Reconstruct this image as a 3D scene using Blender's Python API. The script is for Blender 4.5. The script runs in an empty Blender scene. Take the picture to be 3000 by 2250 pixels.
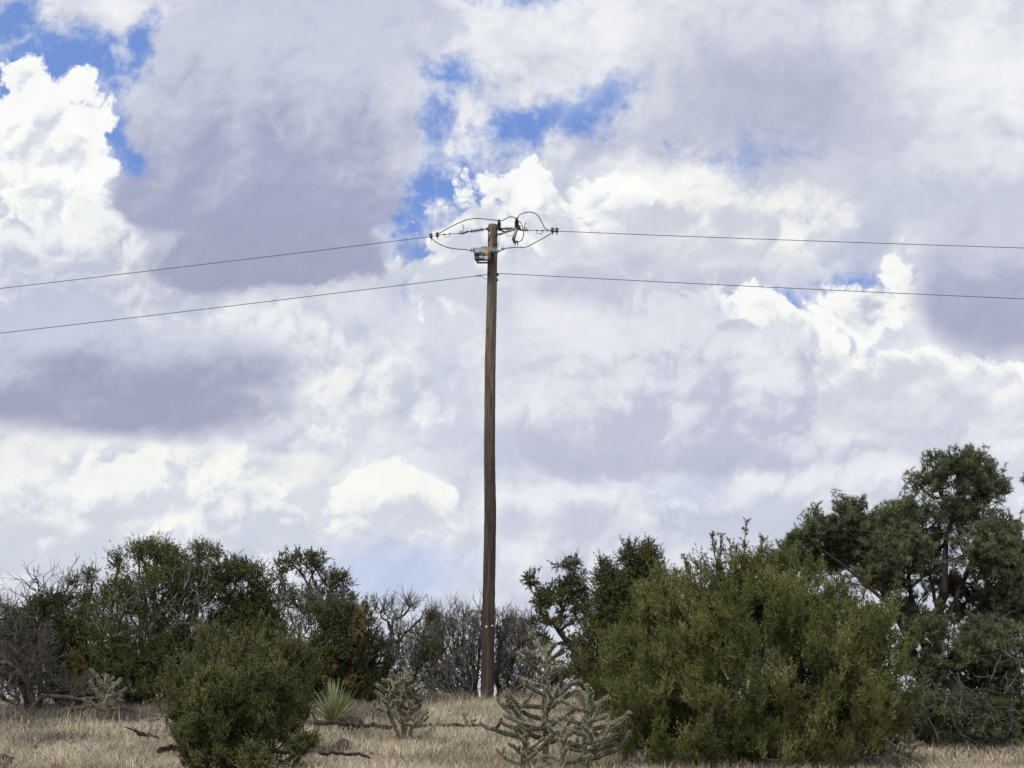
import bpy, math, random
import numpy as np
from mathutils import Vector, Matrix, noise as mnoise

C = bpy.context.scene.collection
scene = bpy.context.scene
RAD = math.radians

# ------------------------------------------------------------------ camera
F_PX = 4333.0                      # focal length of the photograph, in its own pixels (3000 wide)
PITCH = math.atan(910.0 / F_PX)
EYE = Vector((0.0, 0.0, 1.75))
cam_d = bpy.data.cameras.new("camera")
cam = bpy.data.objects.new("camera", cam_d)
C.objects.link(cam)
cam.location = EYE
cam.rotation_euler = (math.pi / 2 + PITCH, 0, 0)
cam_d.sensor_width = 36.0
cam_d.lens = 36.0 * F_PX / 3000.0
cam_d.clip_end = 30000
cam_d.clip_start = 0.1
scene.camera = cam
_cp, _sp = math.cos(PITCH), math.sin(PITCH)

def ray(px, py):
    a = (px - 1500.0) / F_PX
    b = (1125.0 - py) / F_PX
    return Vector((a, _cp - b * _sp, _sp + b * _cp))

def at(px, py, Y):
    """world point at distance Y (metres north of the viewer) seen at photo pixel px,py"""
    d = ray(px, py)
    return EYE + d * (Y / d.y)

K = 3000.0 / 2212.0                # the size at which the photograph was measured
def atd(x, y, Y):
    return at(x * K, y * K, Y)

def ppm(Y):                         # photo pixels per metre at distance Y
    return F_PX / (Y * 1.0)

# terrain: a gentle slope up to a crest behind the pole, then a fall to a far plain
def gzv(x, y):
    x = np.asarray(x, float); y = np.asarray(y, float)
    s = 0.013 + 0.0525 * np.clip(y, -2.0, 29.0)
    t = np.clip(y - 29.0, 0, None)
    tc = np.minimum(t, 10.0)
    s = s + 0.0525 * tc - 0.012 * tc * tc - 0.1875 * (t - tc)
    s = np.where(s < -18, -18 - 8 * np.tanh((-18 - s) / 8), s)
    amp = np.where((y > 5) & (y < 60), 0.035, 0.014)
    return s + amp * np.sin(x * 0.55 + 1.0) * np.sin(y * 0.43)

def gz(x, y):
    return float(gzv(x, y))

def ground_at(px, py):
    """point of the near slope seen at photo pixel"""
    d = ray(px, py)
    t = np.arange(5.0, 60.0, 0.01)
    z = EYE.z + d.z * t
    h = gzv(EYE.x + d.x * t, EYE.y + d.y * t)
    k = np.nonzero(z <= h)[0]
    t = float(t[k[0]]) if len(k) else 31.0
    p = EYE + d * t
    return Vector((p.x, p.y, gz(p.x, p.y)))
def gd(x, y):
    return ground_at(x * K, y * K)

# ------------------------------------------------------------------ node helper
class NT:
    def __init__(s, tree):
        s.t = tree; s.l = tree.links
    def new(s, kind, **kw):
        n = s.t.nodes.new(kind)
        for k, v in kw.items():
            setattr(n, k, v)
        return n
    def put(s, sock, v):
        if isinstance(v, bpy.types.NodeSocket):
            s.l.new(v, sock)
        elif v is not None:
            if sock.type == 'RGBA' and isinstance(v, (tuple, list)) and len(v) == 3:
                v = (*v, 1.0)
            sock.default_value = v
    def m(s, op, a, b=None, c=None, clamp=False):
        n = s.new('ShaderNodeMath', operation=op, use_clamp=clamp)
        s.put(n.inputs[0], a); s.put(n.inputs[1], b); s.put(n.inputs[2], c)
        return n.outputs[0]
    def v(s, op, a, b=None, scale=None):
        n = s.new('ShaderNodeVectorMath', operation=op)
        s.put(n.inputs[0], a); s.put(n.inputs[1], b)
        if scale is not None: s.put(n.inputs['Scale'], scale)
        return n.outputs['Value'] if op in ('LENGTH', 'DOT_PRODUCT', 'DISTANCE') else n.outputs['Vector']
    def mix(s, f, a, b):
        n = s.new('ShaderNodeMix', data_type='RGBA')
        s.put(n.inputs[0], f); s.put(n.inputs[6], a); s.put(n.inputs[7], b)
        return n.outputs[2]
    def rng(s, x, a, b, c=0.0, d=1.0, smooth=True):
        n = s.new('ShaderNodeMapRange', interpolation_type='SMOOTHSTEP' if smooth else 'LINEAR')
        for i, q in enumerate((x, a, b, c, d)): s.put(n.inputs[i], q)
        return n.outputs[0]
    def noise(s, p, scale, detail=4.0, rough=0.5, dim='3D', color=False, dist=0.0, lac=2.0):
        n = s.new('ShaderNodeTexNoise', noise_dimensions=dim)
        s.put(n.inputs['Vector'], p); n.inputs['Scale'].default_value = scale
        n.inputs['Detail'].default_value = detail; n.inputs['Roughness'].default_value = rough
        n.inputs['Distortion'].default_value = dist; n.inputs['Lacunarity'].default_value = lac
        return n.outputs['Color'] if color else n.outputs['Fac']
    def puff(s, p, scale, detail=3.0, rough=0.5, smooth=0.5, dim='2D'):
        n = s.new('ShaderNodeTexVoronoi', voronoi_dimensions=dim, feature='SMOOTH_F1', normalize=False)
        s.put(n.inputs['Vector'], p); n.inputs['Scale'].default_value = scale
        n.inputs['Detail'].default_value = detail; n.inputs['Roughness'].default_value = rough
        n.inputs['Smoothness'].default_value = smooth; n.inputs['Lacunarity'].default_value = 2.1
        return n.outputs['Distance']
    def ramp(s, f, stops, interp='LINEAR'):
        n = s.new('ShaderNodeValToRGB'); cr = n.color_ramp; cr.interpolation = interp
        while len(cr.elements) < len(stops): cr.elements.new(0.5)
        for e, (p, c) in zip(cr.elements, stops):
            e.position = p; e.color = (*c, 1.0)
        s.put(n.inputs[0], f)
        return n.outputs[0]

def lin(r, g, b):
    f = lambda c: (c / 255 / 12.92) if c / 255 <= 0.04045 else ((c / 255 + 0.055) / 1.055) ** 2.4
    return (f(r), f(g), f(b))

# ------------------------------------------------------------------ light and sky
SUN_AZ, SUN_EL = RAD(-150), RAD(56)       # bearing from north (west is negative), height
world = bpy.data.worlds.new("World"); scene.world = world
world.use_nodes = True
wt = world.node_tree; wt.nodes.clear()
S = NT(wt)
geo = S.new('ShaderNodeTexCoord').outputs['Generated']
sky_n = S.new('ShaderNodeTexSky', sky_type='NISHITA', sun_disc=False)
sky_n.sun_elevation = SUN_EL; sky_n.sun_rotation = SUN_AZ
sky_n.altitude = 1900; sky_n.air_density = 1.0; sky_n.dust_density = 0.6; sky_n.ozone_density = 1.6
D = S.v('NORMALIZE', geo)
sep = S.new('ShaderNodeSeparateXYZ'); S.l.new(D, sep.inputs[0])
dx, dy, dz = sep.outputs
ysafe = S.m('MAXIMUM', dy, 0.02)
comb = S.new('ShaderNodeCombineXYZ')
S.l.new(S.m('MULTIPLY', S.m('DIVIDE', dx, ysafe), F_PX / 1000), comb.inputs[0])
S.l.new(S.m('MULTIPLY', S.m('DIVIDE', dz, ysafe), F_PX / 1000), comb.inputs[1])
P0 = comb.outputs[0]                     # bearing-height chart of the northern sky
front = S.rng(dy, 0.12, 0.45)

def chart(x, y):
    d = ray(x * K, y * K)
    return (F_PX / 1000 * d.x / d.y, F_PX / 1000 * d.z / d.y)

def xy(v, sx, sy):                       # stretch a vector
    return S.v('MULTIPLY', v, (sx, sy, 1.0))
# slow warping of the whole chart, then fine curl
w1 = S.v('SUBTRACT', S.noise(P0, 2.6, 3.0, 0.55, '2D', True), (0.5, 0.5, 0.5))
w2 = S.v('SUBTRACT', S.noise(P0, 11.0, 5.0, 0.6, '2D', True), (0.5, 0.5, 0.5))
P1 = S.v('ADD', P0, xy(w1, 0.10, 0.10))
P2 = S.v('ADD', P1, xy(w2, 0.03, 0.03))
L = (-0.014, 0.022, 0.0)                 # towards the light on the chart
PL = S.v('ADD', P2, L)
def billow(p, n0, n1):
    """heaped-up lumps: folded noise, octaves n0..n1"""
    acc = 0.0
    for o in range(n0, n1):
        n = S.new('ShaderNodeTexNoise', noise_dimensions='2D', normalize=False)
        S.put(n.inputs['Vector'], p); n.inputs['Scale'].default_value = 4.3 * 2.13 ** o
        n.inputs['Detail'].default_value = 0.0
        acc = S.m('MULTIPLY_ADD', S.m('ABSOLUTE', n.outputs['Fac']), 0.95 * 0.56 ** o, acc)
    return acc
hl = billow(P2, 0, 3)
hh = S.m('ADD', hl, billow(P2, 3, 6))
emb = S.m('SUBTRACT', hh, billow(PL, 0, 5))   # >0 on the side that faces the light
PL3 = S.v('ADD', P2, (-0.050, 0.075, 0.0))
emb = S.m('ADD', S.m('MULTIPLY', emb, 0.75), S.m('MULTIPLY', S.m('SUBTRACT', billow(P2, 0, 2), billow(PL3, 0, 2)), 0.55))
fb = S.m('SUBTRACT', S.noise(P1, 5.0, 9.0, 0.58, '2D'), 0.5)
fbw = S.m('SUBTRACT', S.noise(S.v('ADD', P1, (7.3, 2.1, 0)), 2.2, 7.0, 0.55, '2D'), 0.5)
fine = S.m('SUBTRACT', S.noise(P0, 24.0, 8.0, 0.62, '2D'), 0.5)
npuff = S.m('SUBTRACT', hh, 0.55)        # bulging
cumul = S.m('ADD', S.m('MULTIPLY', npuff, 0.9), S.m('MULTIPLY', fine, 0.25))
wisp = S.m('ADD', S.m('MULTIPLY', fb, 1.0), S.m('MULTIPLY', fine, 0.35))

def union(ells, p, k=0.04):
    acc = None
    for e in ells:
        x, y, rx, ry = e[:4]; rot = e[4] if len(e) > 4 else 0
        cx, cy = chart(x, y)
        a, b = rx * K / 1000, ry * K / 1000 * 1.04
        if rot:
            co, si = math.cos(RAD(rot)), math.sin(RAD(rot))
            cb = S.new('ShaderNodeCombineXYZ')
            for ii, (ax, ay, rr) in enumerate(((co, si, a), (-si, co, b))):
                dp = S.v('DOT_PRODUCT', p, (ax / rr, ay / rr, 0))
                S.l.new(S.m('SUBTRACT', dp, (cx * ax + cy * ay) / rr), cb.inputs[ii])
            ln = S.v('LENGTH', cb.outputs[0])
        else:
            n_ = S.new('ShaderNodeVectorMath', operation='MULTIPLY_ADD')
            S.put(n_.inputs[0], p); S.put(n_.inputs[1], (1 / a, 1 / b, 0)); S.put(n_.inputs[2], (-cx / a, -cy / b, 0))
            ln = S.v('LENGTH', n_.outputs[0])
        sd = S.m('MULTIPLY', S.m('SUBTRACT', 1.0, ln), min(a, b) * 0.6 + (a + b) * 0.2)
        acc = sd if acc is None else S.m('SMOOTH_MAX', acc, sd, k)
    return acc

def ylin(y0, y1):
    """0 above photo line y0, 1 below y1"""
    return S.rng(P1y, chart(1106, y0)[1], chart(1106, y1)[1])

_sp1 = S.new('ShaderNodeSeparateXYZ'); S.l.new(P1, _sp1.inputs[0]); P1y = _sp1.outputs[1]
EK = 0.45
state = {'col': None}; TR = []
def tone(c):
    return lin(c[0] * 0.99, c[1] * 0.995, c[2] * 0.99)
def layer(ells, light, shade, soft=0.012, amp=0.12, kind='c', edge=0.10, ek=2.2, grad=None, op=1.0,
          inner=None, base=0.5, warp=True, tex=0.6):
    """one cloud bank. light / shade: colours of its lit and shaded sides; edge: width of the lit rim (chart units);
    grad=(y0,y1): the shade deepens from y0 to y1."""
    f0 = union(ells, P1 if warp else P0)
    n = cumul if kind == 'c' else wisp if kind == 'w' else S.m('ADD', S.m('MULTIPLY', cumul, 0.5), S.m('MULTIPLY', wisp, 0.6))
    f = S.m('MULTIPLY_ADD', n, amp, f0)
    al = S.rng(f, -soft, soft)
    if op != 1.0: al = S.m('MULTIPLY', al, op)
    rim = S.rng(f, edge, 0.0)                          # 1 at the outline
    t = S.m('MULTIPLY_ADD', emb, ek * EK, base) if ek else base
    t = S.m('MULTIPLY_ADD', fb, tex, t)
    if edge > 0: t = S.m('MULTIPLY_ADD', S.m('SUBTRACT', rim, 0.5), 0.8, t)
    if grad: t = S.m('SUBTRACT', t, S.m('MULTIPLY_ADD', ylin(*grad), 1.1, -0.45))
    t = S.rng(t, 0.0, 1.0)
    c = S.mix(t, tone(shade), tone(light))
    state['col'] = c if state['col'] is None else S.mix(al, state['col'], c); TR.append(state['col'])

def glow(ells, col, soft=0.15, amp=0.25, op=0.6):
    f = S.m('MULTIPLY_ADD', wisp, amp, union(ells, P1, 0.1))
    al = S.m('MULTIPLY', S.rng(f, -soft, soft), op)
    state['col'] = S.mix(al, state['col'], tone(col)); TR.append(state['col'])
# ---- the clouds of the northern sky, far to near (all sizes in the measuring chart of the photograph)
blue = S.mix(S.rng(dz, 0.03, 0.24), lin(190, 205, 236), S.mix(0.80, S.mix(0.1, (0, 0, 0), sky_n.outputs[0]), lin(124, 158, 228)))
state['col'] = blue
# thin high sheet with openings
HOLES = [(130, 140, 200, 78, 6), (300, 112, 54, 66), (292, 300, 48, 70), (10, 200, 50, 80), (20, 50, 90, 50),
         (1000, 175, 66, 40), (1220, 240, 150, 42, 22), (1090, 290, 80, 40), (945, 240, 44, 80), (985, 400, 110, 36, 10),
         (905, 490, 52, 80), (935, 560, 28, 50), (1610, 330, 80, 36), (1740, 640, 66, 28), (1846, 612, 40, 12),
         (1120, -6, 44, 14), (1020, 350, 70, 34)]
hf = union(HOLES, P1, 0.05)
hf = S.m('MULTIPLY_ADD', wisp, -0.36, S.m('ADD', hf, 0.016))
cov = S.rng(hf, 0.085, -0.06)
sheet = S.mix(S.rng(S.m('MULTIPLY_ADD', emb, 0.22, S.m('ADD', fbw, S.m('MULTIPLY', fb, 0.6))), -0.26, 0.28), lin(198, 203, 220), lin(240, 241, 245))
state['col'] = S.mix(S.m('MULTIPLY', cov, 0.96), state['col'], sheet)
# broad tonal masses inside the sheet
glow([(1720, 225, 240, 160), (1560, 175, 160, 130)], (180, 184, 208), 0.2, 0.35, 0.85)
glow([(2100, 130, 180, 150), (1180, 60, 230, 60), (1300, 140, 160, 60), (1980, 40, 160, 60)], (243, 244, 248), 0.2, 0.3, 0.75)
glow([(1850, 420, 260, 90), (2100, 470, 160, 120)], (203, 207, 223), 0.18, 0.3, 0.7)
glow([(1000, 740, 250, 140), (1100, 900, 220, 160)], (205, 209, 228), 0.2, 0.3, 0.55)
glow([(1250, 740, 200, 110), (1240, 860, 140, 60)], (230, 231, 241), 0.15, 0.3, 0.6)
glow([(860, 1245, 170, 60)], (190, 204, 236), 0.10, 0.2, 0.8)
glow([(1450, 1070, 140, 26), (60, 1180, 160, 30)], (205, 215, 234), 0.06, 0.15, 0.8)
# white towers in the middle distance
layer([(1480, 390, 110, 60), (1610, 475, 170, 72), (1420, 480, 130, 70), (1660, 490, 110, 66), (1560, 540, 180, 50)],
      (250, 249, 248), (212, 214, 227), 0.06, 0.16, 'm', 0.10, 2.8, (360, 620), 0.95, None, 0.55, True, 1.2)
layer([(1110, 405, 70, 44), (1050, 470, 90, 60), (1180, 470, 130, 80), (1280, 450, 100, 50), (1010, 520, 80, 60), (960, 610, 130, 60)],
      (253, 253, 252), (212, 216, 230), 0.018, 0.14, 'c', 0.10, 3.4, (380, 620), 1.0, None, 0.52, True, 1.2)
layer([(1380, 560, 160, 70), (1560, 590, 200, 40), (1250, 600, 170, 50)], (224, 225, 236), (200, 202, 220), 0.06, 0.18, 'm', 0.1, 1.2, (520, 640), 0.9)
layer([(1620, 660, 100, 44), (1720, 720, 140, 60), (1860, 680, 120, 70), (1940, 610, 50, 80), (1800, 790, 60, 70), (1960, 810, 190, 60), (2130, 850, 150, 90)],
      (253, 253, 252), (216, 218, 231), 0.016, 0.13, 'c', 0.08, 3.4, (620, 960), 1.0, None, 0.58, True, 1.2)
glow([(1880, 665, 30, 22)], (180, 184, 208), 0.03, 0.25, 0.7)
layer([(2060, 880, 160, 80), (2180, 1000, 120, 120), (1990, 960, 160, 60)], (240, 240, 246), (214, 216, 231), 0.05, 0.16, 'm', 0.1, 2.0, None, 0.8)
layer([(1880, 850, 80, 50, -10), (1820, 870, 60, 50), (1950, 900, 110, 40), (2040, 845, 50, 20, -25)], (216, 218, 231), (202, 205, 222), 0.030, 0.15, 'm', 0.0, 2.2, None, 0.85)
# grey bank right of the pole with a crisp upper right outline
layer([(1450, 700, 130, 90), (1600, 790, 150, 90), (1420, 850, 300, 130), (1650, 880, 130, 90), (1340, 960, 240, 70), (1560, 960, 170, 60)],
      (224, 226, 237), (196, 199, 219), 0.022, 0.13, 'c', 0.0, 2.8, (640, 1020), 0.93, None, 0.55, True, 1.4)
glow([(1200, 850, 110, 60), (1250, 720, 120, 60)], (238, 238, 245), 0.1, 0.35, 0.7)
glow([(1660, 800, 60, 50)], (238, 239, 245), 0.06, 0.35, 0.7)
layer([(1480, 1000, 330, 24), (1350, 985, 220, 26)], (198, 201, 221), (185, 188, 211), 0.07, 0.10, 'm', 0.0, 0.6, None, 0.7)
# lower right
layer([(1900, 1060, 170, 70), (1750, 1100, 190, 80), (1600, 1170, 200, 70)], (238, 239, 246), (208, 212, 229), 0.04, 0.17, 'm', 0.12, 2.2, (1000, 1200), 0.8)
layer([(1240, 1110, 170, 60), (1130, 1110, 60, 60), (1340, 1140, 100, 40)], (238, 239, 246), (206, 209, 227), 0.03, 0.14, 'm', 0.12, 2.0, (1050, 1180), 0.9)
# low bank on the left
glow([(250, 1090, 420, 110), (620, 1090, 260, 90)], (226, 228, 237), 0.12, 0.25, 0.75)
layer([(260, 1000, 330, 50), (560, 1010, 200, 40), (60, 990, 120, 60)], (243, 243, 243), (218, 221, 233), 0.04, 0.10, 'm', 0.15, 1.2, None, 0.9)
layer([(320, 1060, 200, 90), (440, 1060, 120, 70), (560, 1090, 60, 60)], (251, 251, 248), (220, 223, 234), 0.022, 0.14, 'c', 0.06, 3.6, (980, 1260), 0.95, None, 0.62, True, 1.1)
layer([(500, 1110, 90, 70), (600, 1150, 120, 60)], (241, 242, 246), (211, 215, 230), 0.018, 0.13, 'c', 0.03, 3.2, (1040, 1220), 0.92, None, 0.55, True, 1.1)
layer([(60, 1080, 120, 70), (180, 1090, 110, 70), (100, 1180, 220, 80)], (245, 246, 247), (214, 218, 231), 0.022, 0.14, 'c', 0.06, 3.4, (1020, 1260), 0.9, None, 0.6, True, 1.1)
layer([(830, 1060, 80, 62), (900, 1100, 90, 70), (770, 1100, 70, 60), (850, 1140, 150, 40)], (250, 250, 248), (219, 221, 233), 0.016, 0.11, 'c', 0.0, 2.6, (1030, 1210), 1.0, None, 0.72, True, 1.3)
# middle left
layer([(600, 720, 110, 60), (700, 780, 110, 60), (640, 860, 120, 60), (760, 870, 120, 60), (850, 850, 70, 60)], (243, 244, 247), (208, 212, 228), 0.05, 0.20, 'm', 0.05, 2.6, (680, 1000), 0.85)
layer([(700, 830, 55, 40, 30), (720, 880, 80, 50), (800, 900, 90, 40)], (248, 248, 247), (216, 219, 232), 0.035, 0.17, 'm', 0.06, 2.8, (760, 1000), 0.9, None, 0.55, True, 1.2)
# the white tower at the left
layer([(60, 170, 60, 42), (160, 195, 80, 44), (200, 260, 62, 60), (100, 300, 150, 110), (190, 360, 80, 60), (120, 430, 150, 90), (40, 250, 60, 90)],
      (254, 254, 253), (220, 224, 235), 0.010, 0.085, 'c', 0.10, 4.2, (220, 680), 1.0, None, 0.66, True, 1.0)
layer([(100, 560, 190, 90), (220, 490, 80, 50), (230, 560, 90, 70), (120, 680, 250, 80), (330, 650, 130, 50)], (244, 245, 248), (198, 203, 222), 0.035, 0.14, 'c', 0.12, 2.6, (440, 720), 0.95, None, 0.6)
# the big grey cloud
layer([(560, 110, 260, 150), (760, 60, 260, 110), (480, 260, 220, 130), (420, 420, 190, 100), (640, 400, 250, 170), (500, 560, 180, 80), (680, 550, 170, 80), (800, 260, 110, 170), (880, 60, 120, 90)],
      (204, 208, 226), (168, 173, 201), 0.022, 0.10, 'm', 0.0, 0.9, (-40, 560), 1.0, None, 0.62, True, 0.7)
glow([(600, 550, 200, 50), (560, 600, 170, 30)], (163, 165, 190), 0.14, 0.2, 0.7)
glow([(595, 275, 20, 36, 25)], (212, 214, 229), 0.04, 0.2, 0.7)
glow([(900, 190, 40, 110), (880, 320, 50, 60)], (222, 224, 236), 0.10, 0.3, 0.7)
# the low grey cloud on the left with a flat base
layer([(200, 800, 330, 100), (430, 800, 200, 80), (300, 880, 300, 62), (60, 820, 200, 110)], (202, 207, 226), (163, 167, 194), 0.06, 0.09, 'm', 0.0, 0.9, (660, 900), 0.97, None, 0.6, True, 0.6)
# grey cloud at the right
layer([(2150, 560, 140, 160), (2080, 660, 110, 90), (2200, 700, 140, 66)], (204, 207, 225), (172, 175, 202), 0.06, 0.11, 'm', 0.0, 0.8, (440, 740), 0.95, None, 0.55, True, 0.5)

relief = S.m('ADD', S.m('MULTIPLY', emb, 0.055), S.m('MULTIPLY', S.m('ADD', fb, S.m('MULTIPLY', fine, 0.5)), 0.09))
mul = S.new('ShaderNodeMix', data_type='RGBA', blend_type='MULTIPLY', clamp_result=False)
mul.inputs[0].default_value = 1.0
gcol = S.new('ShaderNodeCombineColor')
rv = S.m('ADD', 0.985, relief)
S.l.new(rv, gcol.inputs[0]); S.l.new(S.m('MULTIPLY_ADD', relief, 0.9, 0.985), gcol.inputs[1]); S.l.new(S.m('MULTIPLY_ADD', relief, 0.65, 0.985), gcol.inputs[2])
S.put(mul.inputs[6], state['col']); S.l.new(gcol.outputs[0], mul.inputs[7]); state['col'] = mul.outputs[2]
# everywhere else on the dome: unseen broken cloud, brightened to add fill light
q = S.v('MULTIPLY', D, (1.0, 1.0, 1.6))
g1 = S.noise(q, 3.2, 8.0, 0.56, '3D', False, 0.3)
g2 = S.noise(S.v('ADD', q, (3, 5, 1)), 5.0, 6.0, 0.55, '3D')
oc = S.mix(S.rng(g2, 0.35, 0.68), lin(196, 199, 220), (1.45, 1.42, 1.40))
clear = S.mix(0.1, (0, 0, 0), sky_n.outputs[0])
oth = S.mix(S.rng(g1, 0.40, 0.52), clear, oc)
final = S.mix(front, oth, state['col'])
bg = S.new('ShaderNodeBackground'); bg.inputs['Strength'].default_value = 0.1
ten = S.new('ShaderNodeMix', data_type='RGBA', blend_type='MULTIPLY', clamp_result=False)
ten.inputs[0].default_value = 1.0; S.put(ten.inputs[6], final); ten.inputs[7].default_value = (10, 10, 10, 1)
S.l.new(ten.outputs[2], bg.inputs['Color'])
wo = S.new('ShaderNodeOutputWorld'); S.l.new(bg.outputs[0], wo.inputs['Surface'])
world.cycles.sampling_method = 'MANUAL'; world.cycles.sample_map_resolution = 512

sun_d = bpy.data.lights.new("sun", 'SUN'); sun_d.energy = 2.5; sun_d.angle = RAD(10); sun_d.color = (1.0, 0.95, 0.88)
sun = bpy.data.objects.new("sun", sun_d); C.objects.link(sun); sun.location = (0, 0, 30)
sd_ = Vector((math.sin(SUN_AZ) * math.cos(SUN_EL), math.cos(SUN_AZ) * math.cos(SUN_EL), math.sin(SUN_EL)))
sun.rotation_euler = (-sd_).to_track_quat('-Z', 'Y').to_euler()
vs = scene.view_settings
vs.view_transform = 'Standard'; vs.look = 'None'; vs.exposure = 0.0; vs.gamma = 1.0
vs.use_curve_mapping = False

# ------------------------------------------------------------------ objects
UP = np.array((0.0, 0.0, 1.0))

def tag(o, label=None, cat=None, group=None, kind=None):
    if label: o['label'] = label
    if cat: o['category'] = cat
    if group: o['group'] = group
    if kind: o['kind'] = kind
    return o

def empty(name, loc, label, cat, group=None):
    o = bpy.data.objects.new(name, None); C.objects.link(o)
    o.location = loc; o.empty_display_size = 0.3
    return tag(o, label, cat, group)

class Geo:
    """collects quads / triangles from numpy blocks, then links them as one mesh object"""
    def __init__(s): s.V = []; s.F = []; s.n = 0; s.c = []
    def add(s, V, F, mat=0):
        V = np.asarray(V, float).reshape(-1, 3); F = np.asarray(F, int)
        s.V.append(V); s.F.append((F + s.n, mat)); s.n += len(V)
    def build(s, name, mats, parent=None, smooth=False, loc=None):
        V = np.concatenate(s.V) if s.V else np.zeros((0, 3))
        me = bpy.data.meshes.new(name)
        org = np.array(parent.matrix_world.translation if parent is None else parent_loc(parent)) if parent is not None else np.array(loc if loc is not None else (0, 0, 0), float)
        V = V - org
        me.vertices.add(len(V)); me.vertices.foreach_set('co', V.astype(np.float32).ravel())
        loops = np.concatenate([f.ravel() for f, _ in s.F])
        tot = np.concatenate([np.full(len(f), f.shape[1]) for f, _ in s.F])
        mi = np.concatenate([np.full(len(f), m) for f, m in s.F])
        me.loops.add(len(loops)); me.loops.foreach_set('vertex_index', loops.astype(np.int32))
        me.polygons.add(len(tot))
        st = np.concatenate(([0], np.cumsum(tot)[:-1]))
        me.polygons.foreach_set('loop_start', st.astype(np.int32))
        me.polygons.foreach_set('material_index', mi.astype(np.int32))
        if smooth: me.polygons.foreach_set('use_smooth', np.ones(len(tot), bool))
        me.update(calc_edges=True); me.validate()
        for m in (mats if isinstance(mats, (list, tuple)) else [mats]): me.materials.append(m)
        o = bpy.data.objects.new(name, me); C.objects.link(o)
        if parent is not None: o.parent = parent
        elif loc is not None: o.location = loc
        return o

def parent_loc(p):
    v = Vector(p.location)
    q = p.parent
    while q is not None:
        v = v + Vector(q.location); q = q.parent
    return v

def unit(a):
    return a / np.maximum(np.linalg.norm(a, axis=-1, keepdims=True), 1e-9)

def rnd(rng, *s): return rng.random(s)
def rdir(rng, n):
    return unit(rng.normal(size=(n, 3)))

def tubes(g, P, R, sides=5, mat=0, rng=None, cap=False):
    """P (B,n,3) polylines, R (B,n) radii -> quads"""
    P = np.asarray(P, float); R = np.asarray(R, float)
    if P.ndim == 2: P = P[None]; R = R[None]
    B, n, _ = P.shape
    T = np.empty_like(P)
    T[:, 1:-1] = P[:, 2:] - P[:, :-2]; T[:, 0] = P[:, 1] - P[:, 0]; T[:, -1] = P[:, -1] - P[:, -2]
    T = unit(T)
    ov = unit(P[:, -1] - P[:, 0])
    ref = np.where(np.abs(ov[:, :1]) < 0.6, np.array([[1.0, 0, 0]]), np.array([[0, 1.0, 0]]))
    U = unit(np.cross(T, np.repeat(ref[:, None], n, 1)))
    W = np.cross(T, U)
    a = np.linspace(0, 2 * np.pi, sides, endpoint=False)
    V = P[:, :, None] + R[:, :, None, None] * (np.cos(a)[None, None, :, None] * U[:, :, None] + np.sin(a)[None, None, :, None] * W[:, :, None])
    base = (np.arange(B) * n * sides)[:, None, None]
    i = np.arange(n - 1)[None, :, None] * sides
    j = np.arange(sides)[None, None, :]; j2 = (j + 1) % sides
    F = np.stack(np.broadcast_arrays(base + i + j, base + i + j2, base + i + sides + j2, base + i + sides + j), -1).reshape(-1, 4)
    g.add(V.reshape(-1, 3), F, mat)
    if cap:
        for e, flip in ((0, True), (n - 1, False)):
            ring = (np.arange(B) * n * sides)[:, None] + e * sides + np.arange(sides)[None]
            if flip: ring = ring[:, ::-1]
            g.F.append((ring + (g.n - B * n * sides), mat))

def wander(rng, P0, D, length, n, bend=0.35, lift=0.0):
    """B crooked shoots of n points from P0 along D"""
    B = len(P0); P = np.empty((B, n, 3)); P[:, 0] = P0
    d = unit(D.copy()); step = (np.asarray(length) / (n - 1)).reshape(-1, 1)
    for k in range(1, n):
        d = unit(d + rng.normal(size=(B, 3)) * bend + UP * lift)
        P[:, k] = P[:, k - 1] + d * step
    return P

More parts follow.
